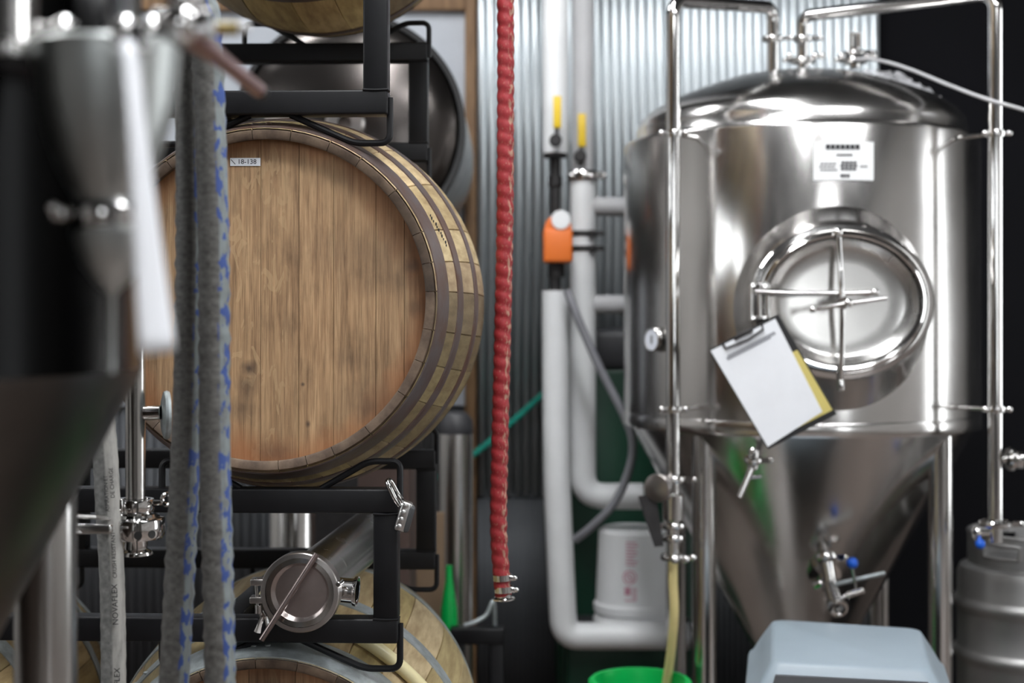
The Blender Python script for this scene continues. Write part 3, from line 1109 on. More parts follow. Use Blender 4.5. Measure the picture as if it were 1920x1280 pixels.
# ================================================================ butterfly valve on a standpipe
db = 2.235
c0 = P(254, 940, db)
px_ = lambda v: U(v, db)
t = thing('butterfly_valve', P(254, 1038, db), 'stainless butterfly valve clamped under a vertical pipe, behind the dark tank cone', 'valve')
topz = P(0, 560, db).z
build('pipe', MB().tube(fillet([(c0.x, db, P(0, 942, db).z), (c0.x, db, topz), (c0.x - .12, db - .32, topz), (NX + .365, NY + .36, topz)], .06), px_(18.5), 28), 'steel', t)
build('upper_clamp', clamp_ring(MB(), P(252, 947, db), (0, 0, 1), px_(30), px_(24), px_(8)).box(P(225, 948, db - .03), (px_(14), .014, px_(26)), bevel=.002), 'chrome', t)
e = P(300, 944, db - .01)
wg = MB().tube([P(288, 942, db - .01), P(303, 942, db - .012)], .004, 10)
wg.torus(P(313, 936, db - .012), (0.2, 1, 0), .0085, .0035, 20, 8)
build('wing_nut', wg, 'chrome', t)
b_ = MB()
b_.lathe([(px_(19), px_(34)), (px_(21), px_(20)), (px_(38), px_(17)), (px_(40), px_(12)), (px_(52), px_(10)), (px_(54), px_(7)), (px_(54), -px_(22)), (px_(50), -px_(28)), (px_(24), -px_(30)), (px_(22), -px_(34)), (px_(22), -px_(48)), (px_(30), -px_(52)), (px_(32), -px_(56)), (px_(32), -px_(59)), (px_(26), -px_(61)), (px_(17), -px_(60)), (px_(17), -px_(20))],
         P(254, 980, db), (0, 0, 1), 48)
vb = build('body', b_, 'chrome', t)
for dx in (18, -34, 40):
    p = P(254 + dx, 996, db)
    a = math.asin(max(-1, min(1, dx / 54)))
    n_ = Vector((math.sin(a), -math.cos(a), 0))
    cc = Vector((c0.x, db, p.z)) + n_ * px_(54.2)
    build('bolt_hole', MB().cyl(cc - n_ * .001, cc + n_ * .0008, px_(7.5), 16), 'cap', vb)
hd = MB()
for dz in (-14, 14):
    hd.tube([P(216, 985 + dz * .9, db - .036), P(178, 983 + dz, db - .085), P(120, 982 + dz * 1.1, db - .10)], .0035, 10)
hd.box(P(165, 990, db - .09), (px_(92), .012, px_(16)), Euler((0, 0, -.15)), bevel=.003)
build('handle', hd, 'steel', t)
st = MB().cyl(P(270, 774, db), P(302, 773, db), px_(13.5), 24, bev=.001)
build('side_stub', st, 'chrome', t)
build('stub_cap', MB().lathe([(.0001, 0), (px_(30), 0), (px_(44), px_(4)), (px_(46), px_(9)), (px_(44), px_(14)), (.0001, px_(16))], P(303, 778, db), (1, .35, .0), 32), 'galv', t, label='grey disc cap')

# ================================================================ fermenter on the right
AX, AY, AR = 0.845, 4.2, 0.513
zt_, zw = H + .519, H - .277
t = thing('fermenter', (AX, AY, 0), 'big stainless conical fermenter with oval manway door and four legs', 'fermenter')
FT = t
A0 = (AX, AY, 0)
build('shell', MB().lathe([(AR, zw), (AR, zt_ - .012), (AR - .003, zt_ - .004), (AR - .012, zt_), (AR - .03, zt_ + .004)], A0, (0, 0, 1), 160), 'tank', t)
build('weld_band', MB().lathe([(AR, zw - .03), (AR + .0025, zw - .026), (AR + .0025, zw + .006), (AR, zw + .01)], A0, (0, 0, 1), 160), 'tank', t)
build('cone', MB().lathe([(.05, zw - .84), (.06, zw - .83), (AR - .012, zw - .018), (AR - .002, zw - .004), (AR, zw)], A0, (0, 0, 1), 160, True), 'tank', t)
zd = zt_ + .004
build('dome', MB().lathe([(AR - .03, zd), (AR - .034, zd + .006), (AR - .036, zd + .03), (AR - .043, zd + .055), (AR - .062, zd + .077), (.40, zd + .112), (.32, zd + .146), (.22, zd + .181), (.1, zd + .203), (.0001, zd + .208)], A0, (0, 0, 1), 160, False, True), 'tank', t)
for sx in (-1, 1):
    for sy in (-1, 1):
        L_ = MB().cyl((AX + sx * .322, AY + sy * .327, .02), (AX + sx * .322, AY + sy * .327, zw - .02), .0325, 32)
        lg = build('leg', L_, 'tank', t)
        build('foot', MB().cyl((AX + sx * .322, AY + sy * .327, 0), (AX + sx * .322, AY + sy * .327, .03), .05, 24, bev=.004), 'steel', lg)


def on_shell(px, py, out=0.0):
    """the point of the shell's front seen at a pixel"""
    d = Vector(((px - 960) / F, 1, -(py - HOR) / F))
    o = Vector((0, 0, H))
    a = d.x ** 2 + d.y ** 2
    b = 2 * (d.x * (o.x - AX) + d.y * (o.y - AY))
    c = (o.x - AX) ** 2 + (o.y - AY) ** 2 - (AR + out) ** 2
    s = (-b - math.sqrt(max(0, b * b - 4 * a * c))) / (2 * a)
    return o + d * s


def shell_pt(u, z, out=0.0):
    a = u / AR
    return Vector((AX + (AR + out) * math.sin(a), AY - (AR + out) * math.cos(a), z))


# manway
mc = P(1570, 578, 3.69)
mc.x = AX
NN = 72
rc = P(1578, 566, 3.595)
def ell(a, rx, rz, p=1.0):
    return rx * math.cos(a), rz * math.sin(a)
rings = []
for f, rx, rz, yo in ((0, .262, .268, None), (.12, .252, .258, None), (.5, .236, .222, None), (1.0, .226, .192, 3.615), (1.02, .226, .192, 3.60)):
    ring = []
    for i in range(NN):
        a = 2 * PI * i / NN
        dx, dz = ell(a, rx, rz)
        cx = mc.x + (rc.x - mc.x) * min(1, f)
        cz = mc.z + (rc.z - mc.z) * min(1, f)
        x, z = cx + dx, cz + dz
        ys = AY - math.sqrt(max(.01, AR * AR - (x - AX) ** 2))
        if f == 0:
            y = ys + .003
        elif yo is None:
            y = ys + (3.615 - ys) * (f * .9 if f < .3 else f)
        else:
            y = yo
        ring.append((x, y, z))
    rings.append(ring)
nk = build('manway_neck', MB().rings(rings), 'tank', t)
rm = MB()
sec = [(.226, .0), (.232, -.004), (.232, -.014), (.228, -.019), (.217, -.021), (.214, -.017), (.211, -.022), (.203, -.027), (.198, -.025), (.196, -.015), (.196, .03)]
rr_ = []
for (r_, yo) in sec:
    rr_.append([(rc.x + r_ * math.cos(2 * PI * i / NN), 3.60 + yo, rc.z + (r_ - .034) * math.sin(2 * PI * i / NN)) for i in range(NN)])
build('manway_rim', rm.rings(rr_), 'chrome', t)
dm = MB()
rr_ = []
for (f, yo) in ((1.0, .012), (1.0, -.006), (.97, -.011), (.94, -.008), (.88, .0), (.8, .004), (.6, .006), (.3, .008), (.01, .009)):
    rr_.append([(rc.x + .194 * f * math.cos(2 * PI * i / NN), 3.59 + yo, rc.z + .160 * f * math.sin(2 * PI * i / NN)) for i in range(NN)])
dr_ = build('manway_door', dm.rings(rr_, cap1=True), 'steel', t)
ym = 3.555
build('yoke', MB().tube([P(1572, 436, 3.575), P(1576, 500, ym), P(1580, 566, ym - .012), P(1579, 650, ym), P(1576, 712, 3.572)], .0068, 14).ball(P(1571, 436, 3.572), .013, 12).box(P(1576, 722, 3.575), (.014, .02, .03), bevel=.003), 'chrome', dr_)
build('hinge_arm', MB().tube([P(1415, 546, 3.56), P(1500, 550, 3.555), P(1642, 548, 3.565)], .0065, 14).tube([P(1438, 548, 3.557), P(1490, 550, 3.555)], .0095, 14).ball(P(1640, 548, 3.562), .011, 12), 'chrome', dr_)
build('clamp_handle', MB().tube([P(1522, 580, 3.505), P(1580, 570, 3.50), P(1662, 558, 3.505)], .0058, 14).ball(P(1524, 580, 3.505), .009, 12).ball(P(1590, 568, 3.50), .012, 12).cyl(P(1580, 569, 3.50), P(1578, 562, 3.575), .015, 20), 'chrome', dr_)
hg = MB()
for x in (1408, 1424, 1440):
    hg.tube([P(x, 535, 3.565), P(x, 600, 3.565)], .0055, 12)
hg.box(P(1424, 537, 3.575), (.05, .03, .016), bevel=.003).box(P(1424, 598, 3.575), (.05, .03, .016), bevel=.003)
build('hinge', hg, 'chrome', t)


def patch(px0, px1, py0, py1, out):
    a, b = on_shell(px0, py0), on_shell(px1, py1)
    u0 = AR * math.asin((a.x - AX) / AR)
    u1 = AR * math.asin((b.x - AX) / AR)
    za = on_shell((px0 + px1) / 2, py0).z
    zb_ = on_shell((px0 + px1) / 2, py1).z
    mb = MB()
    fr = [[shell_pt(u0 + (u1 - u0) * i / 8, z, out) for i in range(9)] for z in (za, zb_)]
    bk = [[shell_pt(u0 + (u1 - u0) * i / 8, z, out - .0015) for i in range(9)] for z in (za, zb_)]
    loop = lambda r: r[0] + list(reversed(r[1]))
    return mb.rings([fr[0], fr[1], bk[1], bk[0], fr[0]], closed=False)


pl = build('name_plate', patch(1525, 1637, 266, 338, .004), 'whitep', t, label='white data plate with rows of small print')
mb = MB()
rows = [(1548, 1612, 271, 280, 7), (1568, 1598, 289, 292, 5), (1538, 1568, 306, 308, 4), (1536, 1566, 312, 314, 4), (1538, 1570, 318, 320, 5), (1577, 1606, 303, 307, 4), (1575, 1607, 309, 313, 4), (1576, 1605, 315, 319, 4), (1575, 1593, 327, 332, 3), (1612, 1626, 311, 313, 2)]
for x0, x1, y0, y1, n in rows:
    for i in range(n):
        a0 = x0 + (x1 - x0) * i / n
        q = patch(a0, a0 + (x1 - x0) / n * .82, y0, y1, .0055)
        me = bpy.data.meshes.new('tmp')
        q.bm.to_mesh(me)
        q.bm.free()
        mb.bm.from_mesh(me)
        bpy.data.meshes.remove(me)
build('print', mb, 'ink', pl)
# dial thermometer on the left flank
a = on_shell(1233, 636)
n_ = Vector((a.x - AX, a.y - AY, 0)).normalized()
th = build('thermometer', MB().lathe([(.006, -.01), (.006, .004), (.031, .006), (.034, .010), (.034, .020), (.031, .022), (.030, .018)], a, n_, 32), 'chrome', t)
build('dial', MB().lathe([(.0001, .0195), (.030, .0195)], a, n_, 32), 'gauge', th)
build('needle', MB().box(a + n_ * .021, (.003, .003, .022), Euler((0, 0, .5))), 'ink', th)

# cleaning pipes, one each side, with stand-off brackets
for sgn, px in ((-1, 1262), (1, 1866.5)):
    dpipe = 3.75
    r_ = U(13.2, dpipe)
    xx = (px - 960) / F * dpipe
    zend = P(0, 890 if sgn < 0 else 975, dpipe).z
    if sgn < 0:
        line = [(xx, dpipe, zend), (xx, dpipe, P(0, 4, dpipe).z), P(1432, 14, 4.12), P(1449, 20, 4.16), Vector((P(1449, 0, 4.16).x, 4.16, P(0, 72, 4.16).z))]
        line = [(xx, dpipe, zend), (xx, dpipe, P(0, 2, dpipe).z), P(1449, 14, 4.14), Vector((P(1449, 0, 4.14).x, 4.14, P(0, 72, 4.14).z))]
    else:
        line = [(xx, dpipe, zend), (xx, dpipe, P(0, -12, dpipe).z), P(1505, 30, 4.18), Vector((P(1505, 0, 4.18).x, 4.18, P(0, 72, 4.18).z))]
    cp = build('cleaning_pipe', MB().tube(fillet(line, .045, 8), r_, 20), 'chrome', t)
    for py in (251, 767):
        c = Vector((xx, dpipe, P(0, py, dpipe).z))
        d = Vector((AX - xx, AY - dpipe, 0)).normalized()
        m_ = MB().lathe([(r_, -.008), (r_ + .006, -.008), (r_ + .008, 0), (r_ + .006, .008), (r_, .008)], c, (0, 0, 1), 24)
        m_.tube([c + d * r_, c + d * .105], .006, 12)
        p2 = c - d * .0 + Vector((d.y, -d.x, 0)) * -.028 * sgn
        m_.cyl(c + Vector((-.030, -.012, 0)), c + Vector((.030, -.012, 0)), .006, 12)
        m_.ball(c + Vector((.032, -.014, 0)), .009, 10)
        m_.ball(c + Vector((-.032, -.014, 0)), .009, 10)
        build('bracket', m_, 'chrome', cp)
    if sgn < 0:
        V = lambda py, dx=0, dy=0: Vector((xx + dx, dpipe + dy, P(0, py, dpipe).z))
        vv = MB()
        clamp_ring(vv, V(898), (0, 0, 1), .026, .018, .008, (1, -.3, 0))
        vv.cyl(V(890), V(1045), .017, 20)
        vv.cyl(V(925), V(975), .028, 24, bev=.003)
        clamp_ring(vv, V(985), (0, 0, 1), .026, .016, .008, (-1, -.3, 0))
        clamp_ring(vv, V(1008), (0, 0, 1), .024, .016, .007)
        clamp_ring(vv, V(1044), (0, 0, 1), .026, .014, .007, (1, -.2, 0))
        vv.ball(V(1046, -.0, -.034), .010, 10).ball(V(1045, .03, -.03), .011, 10).ball(V(1043, .05, -.02), .010, 10)
        vl = build('drain_valve', vv, 'chrome', cp)
        fl = MB().lathe([(.0001, 0), (.026, 0), (.036, .004), (.038, .012), (.034, .03), (.02, .06), (.0001, .06)], V(912, -.05, -.05), (.5, .85, .1), 32)
        build('flange', fl, 'satin', vl)
        build('handle', MB().prism([V(928, -.095, -.03), V(925, -.048, -.03), V(1020, -.028, -.03), V(1022, -.052, -.03)], (0, .012, 0)), 'iron', vl, label='dark flat handle')
    else:
        V = lambda py, dx=0, dy=0: Vector((xx + dx, dpipe + dy, P(0, py, dpipe).z))
        vv = MB()
        clamp_ring(vv, V(981), (0, 0, 1), .034, .016, .01, (1, -.2, 0))
        vv.cyl(V(970), V(1016), .019, 20)
        vv.tube([V(1000), V(998, -.045, 0)], .009, 14)
        clamp_ring(vv, V(998, -.05, 0), (1, 0, 0), .013, .012, .006)
        vl = build('drain_valve', vv, 'chrome', cp)
        kb = MB().tube([V(999, -.046, -.01), V(1010, -.048, -.02)], .004, 10)
        kb.ball(V(1017, -.048, -.024), .0135, 14)
        build('knob', kb, 'blue', vl, label='round blue knob')
# fittings on the dome
for name, px, d, y0, y1, r_ in (('dome_port', 1449, 4.14, 66, 135, .0175), ('dome_port', 1505, 4.18, 66, 128, .0165), ('dome_port', 1602, 4.18, 62, 128, .0165)):
    c0_, c1_ = P(px, y1, d), P(px, y0, d)
    c1_.x = c0_.x
    m_ = MB().cyl(c0_, c1_, r_, 24)
    clamp_ring(m_, Vector((c0_.x, d, P(0, 73 if px < 1600 else 100, d).z)), (0, 0, 1), r_ + .006, .014, .008, (1, -.3, 0))
    if px > 1480:
        clamp_ring(m_, Vector((c0_.x, d, P(0, 114, d).z)), (0, 0, 1), r_ + .012, .014, .008, (-1, -.3, 0))
        for dx in (-.045, .03, .05):
            m_.ball(Vector((c0_.x + dx, d - .03, P(0, 108, d).z)), .011, 10)
    if px > 1600:
        for dx in (-.012, .012):
            m_.cyl(Vector((c0_.x + dx, d - .012, P(0, 90, d).z)), Vector((c0_.x + dx, d - .012, P(0, 64, d).z)), .006, 12)
    build(name, m_, 'chrome', t)

# valves on the cone
def cone_pt(px, py):
    d = Vector(((px - 960) / F, 1, -(py - HOR) / F))
    o = Vector((0, 0, H))
    s = 3.3
    while s < 4.3:
        p = o + d * s
        r = math.hypot(p.x - AX, p.y - AY)
        rc_ = AR - .53 * (zw - .01 - p.z) if p.z < zw else AR
        if r <= rc_:
            return p, s
        s += .004
    return o + d * 3.9, 3.9


p, s = cone_pt(1545, 1078)
n_ = Vector((p.x - AX, p.y - AY, -.5 * math.hypot(p.x - AX, p.y - AY))).normalized()
rv = MB().lathe([(.046, -.01), (.046, .006), (.02, .012), (.02, .05)], p, n_, 32)
ds = s - .075
rv.cyl(P(1546, 1030, s), P(1550, 1062, ds), .017, 20)
clamp_ring(rv, P(1548, 1045, ds + .02), (.1, -.4, -1), .022, .02, .010, (1, 0, 0))
rv.cyl(P(1550, 1052, ds), P(1557, 1095, ds - .01), .017, 20, bev=.002)
rv.cyl(P(1555, 1090, ds - .01), P(1567, 1128, ds - .03), .020, 20, bev=.002)
rv.lathe([(.013, -.012), (.026, -.012), (.028, 0), (.026, .012), (.02, .013), (.014, .010), (.013, -.01)], P(1570, 1137, ds - .035), (.1, -.75, -.35), 28)
rv.cyl(P(1545, 1092, ds), P(1530, 1098, ds + .02), .015, 16, bev=.003)
rv.ball(P(1572, 1152, ds - .035), .008, 10)
rk = build('racking_valve', rv, 'chrome', t)
build('handle', MB().tube([P(1562, 1098, ds - .02), P(1575, 1093, ds - .035), P(1659, 1074, ds - .04)], .0062, 14), 'galv', rk, label='grey lever rod')
kb = MB().tube([P(1598, 1062, ds - .05), P(1605, 1100, ds - .045)], .004, 10)
kb.cyl(P(1588, 1116, ds - .05), P(1620, 1106, ds - .05), .0095, 16, bev=.002)
kb.cyl(P(1570, 1122, ds - .04), P(1600, 1112, ds - .045), .006, 14)
build('sample_stem', kb, 'chrome', rk)
build('knob', MB().ball(P(1598, 1055, ds - .05), .0155, 16), 'blue', rk, label='round blue knob')
p, s = cone_pt(1418, 862)
sv = MB().cyl(p, P(1414, 862, s - .05), .012, 16)
sv.cyl(P(1413, 842, s - .05), P(1411, 880, s - .05), .014, 18, bev=.002)
clamp_ring(sv, P(1412, 862, s - .05), (0, -.3, 1), .016, .016, .008, (1, -.2, 0))
sv.tube([P(1409, 878, s - .055), P(1398, 905, s - .06), P(1386, 932, s - .065)], [.010, .009, .0075], 14)
sv.tube([P(1402, 895, s - .06), P(1428, 893, s - .06)], .006, 12).ball(P(1412, 846, s - .06), .012, 12)
build('sample_valve', sv, 'chrome', t)
# slim port on the right-hand pipe
m_ = MB().tube([P(1870, 860, 3.75), P(1905, 860, 3.75)], .010, 16)
clamp_ring(m_, P(1896, 860, 3.75), (1, 0, 0), .02, .02, .012, (0, -1, .1))
m_.lathe([(.0001, 0), (.026, 0), (.026, .02), (.0001, .02)], P(1903, 860, 3.75), (1, -.2, 0), 24)
build('side_port', m_, 'chrome', t)

# hoses and film on the fermenter
ln = smooth([P(1600, 112, 4.12), P(1640, 112, 4.05), P(1700, 128, 3.95), P(1780, 160, 3.82), P(1850, 186, 3.70), P(1925, 208, 3.64), P(2040, 250, 3.62), P(2120, 330, 3.65)], 8)
ln += [Vector((ln[-1].x + .05, ln[-1].y, 1.0)), Vector((ln[-1].x + .06, ln[-1].y, .02))]
tag(build('gas_line', MB().tube(ln, .0052, 12), 'greypipe'), 'thin grey gas line running from the fermenter top out to the right', 'hose')
rnd = random.Random(5)
jit = {}


def film(u, v):
    a = math.radians(8 + 62 * u)
    r = .30 + .20 * v
    zz = zd + .215 - (.155 * max(0, (r - .05) / .45) ** 1.8)
    key = (round(u * 26), round(v * 14))
    if key not in jit:
        jit[key] = (rnd.uniform(-.012, .012), rnd.uniform(0, .035))
    j = jit[key]
    edge = math.sin(PI * u)
    return Vector((AX + (r + j[0]) * math.sin(a), AY - (r + j[0]) * math.cos(a) * .6 + .05, zz + .008 + j[1] * edge + .03 * edge * math.sin(PI * v)))


tag(build('plastic_film', MB().grid(film, 26, 14), 'film', sharp=25), 'crumpled clear plastic film lying on the right of the fermenter dome', 'plastic film')
dh = 3.75
ln = smooth([P(1262, 1050, dh), P(1262, 1090, dh), P(1264, 1150, dh + .01), P(1258, 1220, dh + .04), P(1248, 1290, dh + .08), P(1238, 1340, dh + .1), P(1225, 1440, dh + .14)], 8)
tag(build('drain_hose', MB().tube(ln, .0125, 16), 'vinyl'), 'yellow vinyl hose hanging from the left drain valve into the green tub', 'hose')

# clipboard hung on the manway hinge
dc = 3.515
cB = [P(1330, 655, dc), P(1459, 589, dc), P(1566, 768, dc), P(1440, 842, dc)]
t = thing('clipboard', cB[3], 'black clipboard with white paper hanging askew below the manway hinge', 'clipboard')
xu = (cB[1] - cB[0]).normalized()
yu = (cB[3] - cB[0]).normalized()
wb, hb = (cB[1] - cB[0]).length, (cB[3] - cB[0]).length


def cbp(u, v, y):
    return cB[0] + xu * u + yu * v + Vector((0, y, 0))


def quad(u0, u1, v0, v1, y, th):
    return MB().prism([cbp(u0, v0, y), cbp(u1, v0, y), cbp(u1, v1, y), cbp(u0, v1, y)], (0, th, 0))


build('board', quad(0, wb, 0, hb, 0, .004), 'rubber', t)
build('yellow_sheet', quad(.05, wb - .004, .10, hb - .014, -.0012, .001), 'yellowpaper', t, label='yellow sheet underneath')
ps = MB().prism([cbp(.001, .004, -.003), cbp(wb - .012, .006, -.003), cbp(wb - .028, hb - .022, -.003), cbp(.002, hb - .006, -.003)], (0, .0012, 0))
s_ = build('paper_sheet', ps, 'paper', t)
mb = MB()
for (v, u0, u1) in ((.033, .03, wb - .03), (.037, .025, wb - .03), (.041, .025, wb - .045)):
    q = quad(u0, u1, v, v + .0035, -.0038, .0005)
    me = bpy.data.meshes.new('tmp'); q.bm.to_mesh(me); q.bm.free(); mb.bm.from_mesh(me); bpy.data.meshes.remove(me)
for i in range(0):
    v = .07 + i * .018
    if v > hb - .04:
        break
    q = quad(.03, .03 + (.05 if i % 2 else .07), v, v + .0012, -.0038, .0005)
    me = bpy.data.meshes.new('tmp'); q.bm.to_mesh(me); q.bm.free(); mb.bm.from_mesh(me); bpy.data.meshes.remove(me)
build('print', mb, 'inkgrey', s_)
ck = MB().tube([cbp(.035, .002, -.006), cbp(.037, .016, -.008), cbp(wb * .5, .021, -.008), cbp(wb - .052, .016, -.008), cbp(wb - .048, .002, -.006)], .0028, 10)
ck.box(cbp(wb * .48, .003, -.006), (.05, .01, .010), Euler((0, -.47, 0)), bevel=.002)
build('clip', ck, 'iron', t)

# ================================================================ insulated pipes on the back wall
d1 = 4.65
u1 = lambda v: U(v, d1)
t = thing('insulated_pipe', P(1041, 1190, d1), 'white insulated pipe with orange actuator, bending right at the bottom', 'pipe', 'insulated glycol pipes')
x = P(1041, 0, d1).x
zz = lambda py: P(0, py, d1).z
build('upper_jacket', MB().cyl((x, d1, zz(288)), (x, d1, 3.98), u1(24), 28), 'white', t)
build('lower_jacket', MB().tube(fillet([(x, d1, zz(545)), (x + .005, d1, zz(900)), (x + .028, d1, zz(1192)), (P(1290, 0, d1).x, d1, zz(1192))], .055, 8), u1(25.5), 28), 'white', t)
cp = MB().cyl((x, d1, zz(296)), (x, d1, zz(284)), u1(22), 24, bev=.001)
cp.cyl((x, d1, zz(402)), (x, d1, zz(290)), u1(9.5), 20)
cp.cyl((x, d1, zz(350)), (x, d1, zz(330)), u1(13), 20, bev=.002)
build('iron_nipple', cp, 'iron', t)
cp = MB()
cp.cyl((x, d1, zz(548)), (x, d1, zz(488)), u1(11), 20)
cp.cyl((x + .004, d1, zz(520)), (x + .004, d1, zz(494)), u1(16), 20, bev=.002)
build('iron_nipple', cp, 'iron', t)
ob = MB().box((P(1045, 0, d1).x, d1 - .02, zz(462)), (u1(54), .11, u1(62)), bevel=.008)
ob.lathe([(u1(25), -.05), (u1(25), .05)], (P(1045, 0, d1).x, d1 - .02, zz(430)), (0, 1, 0), 28, True, True)
oa = build('actuator', ob, 'orange', t, label='orange actuator housing')
build('indicator', MB().lathe([(.0001, 0), (u1(17), 0), (u1(18), .006), (u1(18), .02)], (P(1050, 0, d1).x, d1 - .079, zz(415)), (0, 1, 0), 28), 'whitep', oa)


def ball_valve(px, py, yt, yb, d, parent):
    hb_ = MB().lathe([(.0001, 0), (U(9, d), 0), (U(12, d), .006), (U(12, d), .03)], P(px - 1, py, d), (0, 1, 0), 20)
    hb_.box(P(px + 1, (yb + py) / 2 - 2, d + .002), (U(7, d), .006, U(abs(py - yb), d)))
    v_ = build('ball_valve', hb_, 'iron', parent)
    build('grip', MB().box(P(px + 2, (yt + yb) / 2, d), (U(15, d), .012, U(yb - yt, d)), bevel=.003), 'yellow', v_, label='yellow lever grip')


ball_valve(1043, 262, 180, 240, 4.535, t)
d2 = 4.8
u2 = lambda v: U(v, d2)
z2 = lambda py: P(0, py, d2).z
x2 = P(1093, 0, d2).x
t = thing('insulated_pipe', P(1093, 935, d2), 'white insulated pipe with two grey stubs, behind the orange actuator', 'pipe', 'insulated glycol pipes')
build('upper_jacket', MB().cyl((x2, d2, z2(322)), (x2, d2, 3.98), u2(20), 28), 'greypipe', t)
build('lower_jacket', MB().tube(fillet([(x2, d2, z2(336)), (x2, d2, z2(930)), (P(1205, 0, d2).x, d2, z2(930))], .075, 8), u2(24.5), 28), 'white', t)
m_ = MB()
clamp_ring(m_, (x2, d2, z2(330)), (0, 0, 1), u2(24), .03, .012, (1, -.4, 0))
m_.ball((x2 - u2(22), d2 - .04, z2(332)), .012, 10).ball((x2 + u2(14), d2 - .045, z2(333)), .012, 10)
build('clamp', m_, 'chrome', t)
m_ = MB()
for py in (438, 466):
    clamp_ring(m_, (x2, d2, z2(py)), (0, 0, 1), u2(24.6), .018, .006, (1, -.5, 0))
    m_.box((x2 + u2(14), d2 - .05, z2(py)), (.02, .02, .02), bevel=.003)
build('pipe_strap', m_, 'iron', t)
for py in (387, 571):
    build('stub', MB().cyl((x2 + u2(16), d2, z2(py)), (P(1230, 0, d2).x, d2 + .03, z2(py)), u2(18), 24), 'greypipe', t)
ball_valve(1089, 292, 213, 275, 4.73, t)

# grey tube looping from the pipes, teal hose on the wall
dg = 4.52
ln = smooth([P(1064, 545, dg + .03), P(1085, 600, dg), P(1125, 690, dg - .03), P(1168, 775, dg - .05), P(1186, 830, dg - .06), P(1178, 885, dg - .06), P(1150, 945, dg - .05), P(1112, 985, dg - .03), P(1078, 1012, dg)], 10)
tag(build('drain_tube', MB().tube(ln, .0135, 16), 'greyhose'), 'grey rubber tube looping down beside the white insulated pipes', 'hose')
ln = smooth([P(800, 905, 5.36), P(890, 850, 5.37), P(950, 800, 5.38), P(1015, 742, 5.38), P(1038, 720, 5.38)], 8)
tag(build('teal_hose', MB().tube(ln, .0115, 12), 'teal'), 'thin teal hose slanting up across the corrugated wall', 'hose')

# ================================================================ bin, tote, pail, tub
zf = lambda py, d: H - (py - HOR) / F * d
t = thing('wheeled_bin', (P(1172, 0, 5.2).x, 5.22, 0), 'tall dark green bin with black lid, behind the white pipes', 'bin')
xa, xb_ = P(1047, 0, 5.05).x, P(1300, 0, 5.05).x
build('body', MB().box(((xa + xb_) / 2, 5.22, zf(690, 5.05) / 2), (xb_ - xa, .32, zf(690, 5.05)), bevel=.02), 'dkgreen', t)
build('lid', MB().box(((xa + xb_) / 2 + .03, 5.22, zf(650, 5.05) - .01), (xb_ - xa - .08, .34, .15), bevel=.03), 'charcoal', t)
tz = .462
xa2, xb2 = P(1052, 0, 4.75).x, P(1310, 0, 4.75).x
t = thing('tote', ((xa2 + xb2) / 2, 4.88, 0), 'dark green storage tote under the upturned white pail', 'tote')
build('body', MB().box(((xa2 + xb2) / 2, 4.88, tz / 2 - .015), (xb2 - xa2 - .03, .32, tz - .03), bevel=.015), 'dkgreen', t)
build('lid', MB().box(((xa2 + xb2) / 2, 4.88, tz - .02), (xb2 - xa2, .345, .04), bevel=.01), 'charcoal', t)
pc = Vector((P(1187, 0, 4.88).x, 4.88, tz))
t = thing('pail', pc, 'white plastic pail turned upside down, with pink printing on its side', 'pail')
Rb, Rt, ph = .136, .118, .335
build('body', MB().lathe([(Rb - .004, .0), (Rb, .004), (Rb, .03), (Rb - .006, .034), (Rb - .006, .048), (Rb - .001, .052), (Rb - .001, .078), (Rb - .008, .084), (Rt, ph - .012), (Rt - .012, ph), (.0001, ph)], pc, (0, 0, 1), 64, True), 'whitep', t)


def pail_pt(a, h, out=.0008):
    r = (Rb - .008) + (Rt - Rb + .008) * (h - .084) / (ph - .012 - .084) + out
    return pc + Vector((r * math.sin(a), -r * math.cos(a), h))


mb = MB()
av = math.atan2(pc.x, pc.y)


def pbar(a0, a1, h0, h1):
    mb.grid(lambda u, v: pail_pt(a0 + (a1 - a0) * u, h0 + (h1 - h0) * v, .0012), 4, 1)


for i, wd in enumerate((.30, .34, .26, .32, .30, .22, .33, .28)):
    pbar(-.20 - av, -.20 + wd - av, .302 - i * .0105, .302 - i * .0105 - .0042)
pbar(-.22 - av, -.06 - av, .125, .152)
for i in range(6):
    pbar(-.02 - av, .10 - av, .15 - i * .008, .15 - i * .008 - .004)
pbar(-.22 - av, .10 - av, .106, .110)
mb.tube([pail_pt(-.09 - av + .17 * math.cos(2 * PI * i / 28), .185 + .021 * math.sin(2 * PI * i / 28)) for i in range(29)], .0022, 6)
mb.tube([pail_pt(-.09 - av - .11, .198), pail_pt(-.09 - av + .11, .172)], .0018, 6)
mb.tube([pail_pt(-.09 - av + .09 * math.cos(2 * PI * i / 20), .185 + .011 * math.sin(2 * PI * i / 20)) for i in range(21)], .0016, 6)
build('print', mb, 'pink', t, label='pink printed warning block')
gc = Vector((P(1200, 0, 3.75).x, 3.75, 0))
gr, gh = .124, H - .946
t = thing('green_tub', gc, 'bright green open tub at the bottom, below the white insulated pipe', 'tub')
build('wall', MB().lathe([(gr * .8, 0), (gr, gh - .02), (gr + .01, gh - .018), (gr + .012, gh - .006), (gr + .006, gh), (gr - .004, gh), (gr - .008, gh - .02), (gr * .8 - .01, .02), (.0001, .02)], gc, (0, 0, 1), 56, True), 'green', t)
hb2 = smooth([gc + Vector((-gr - .004, -.01, gh - .03)), gc + Vector((-gr * .8, -.10, gh - .01)), gc + Vector((0, -gr - .012, gh - .03)), gc + Vector((gr * .8, -.10, gh - .01)), gc + Vector((gr + .004, -.01, gh - .03))], 8)
build('handle', MB().tube(hb2, .004, 10), 'green', t)

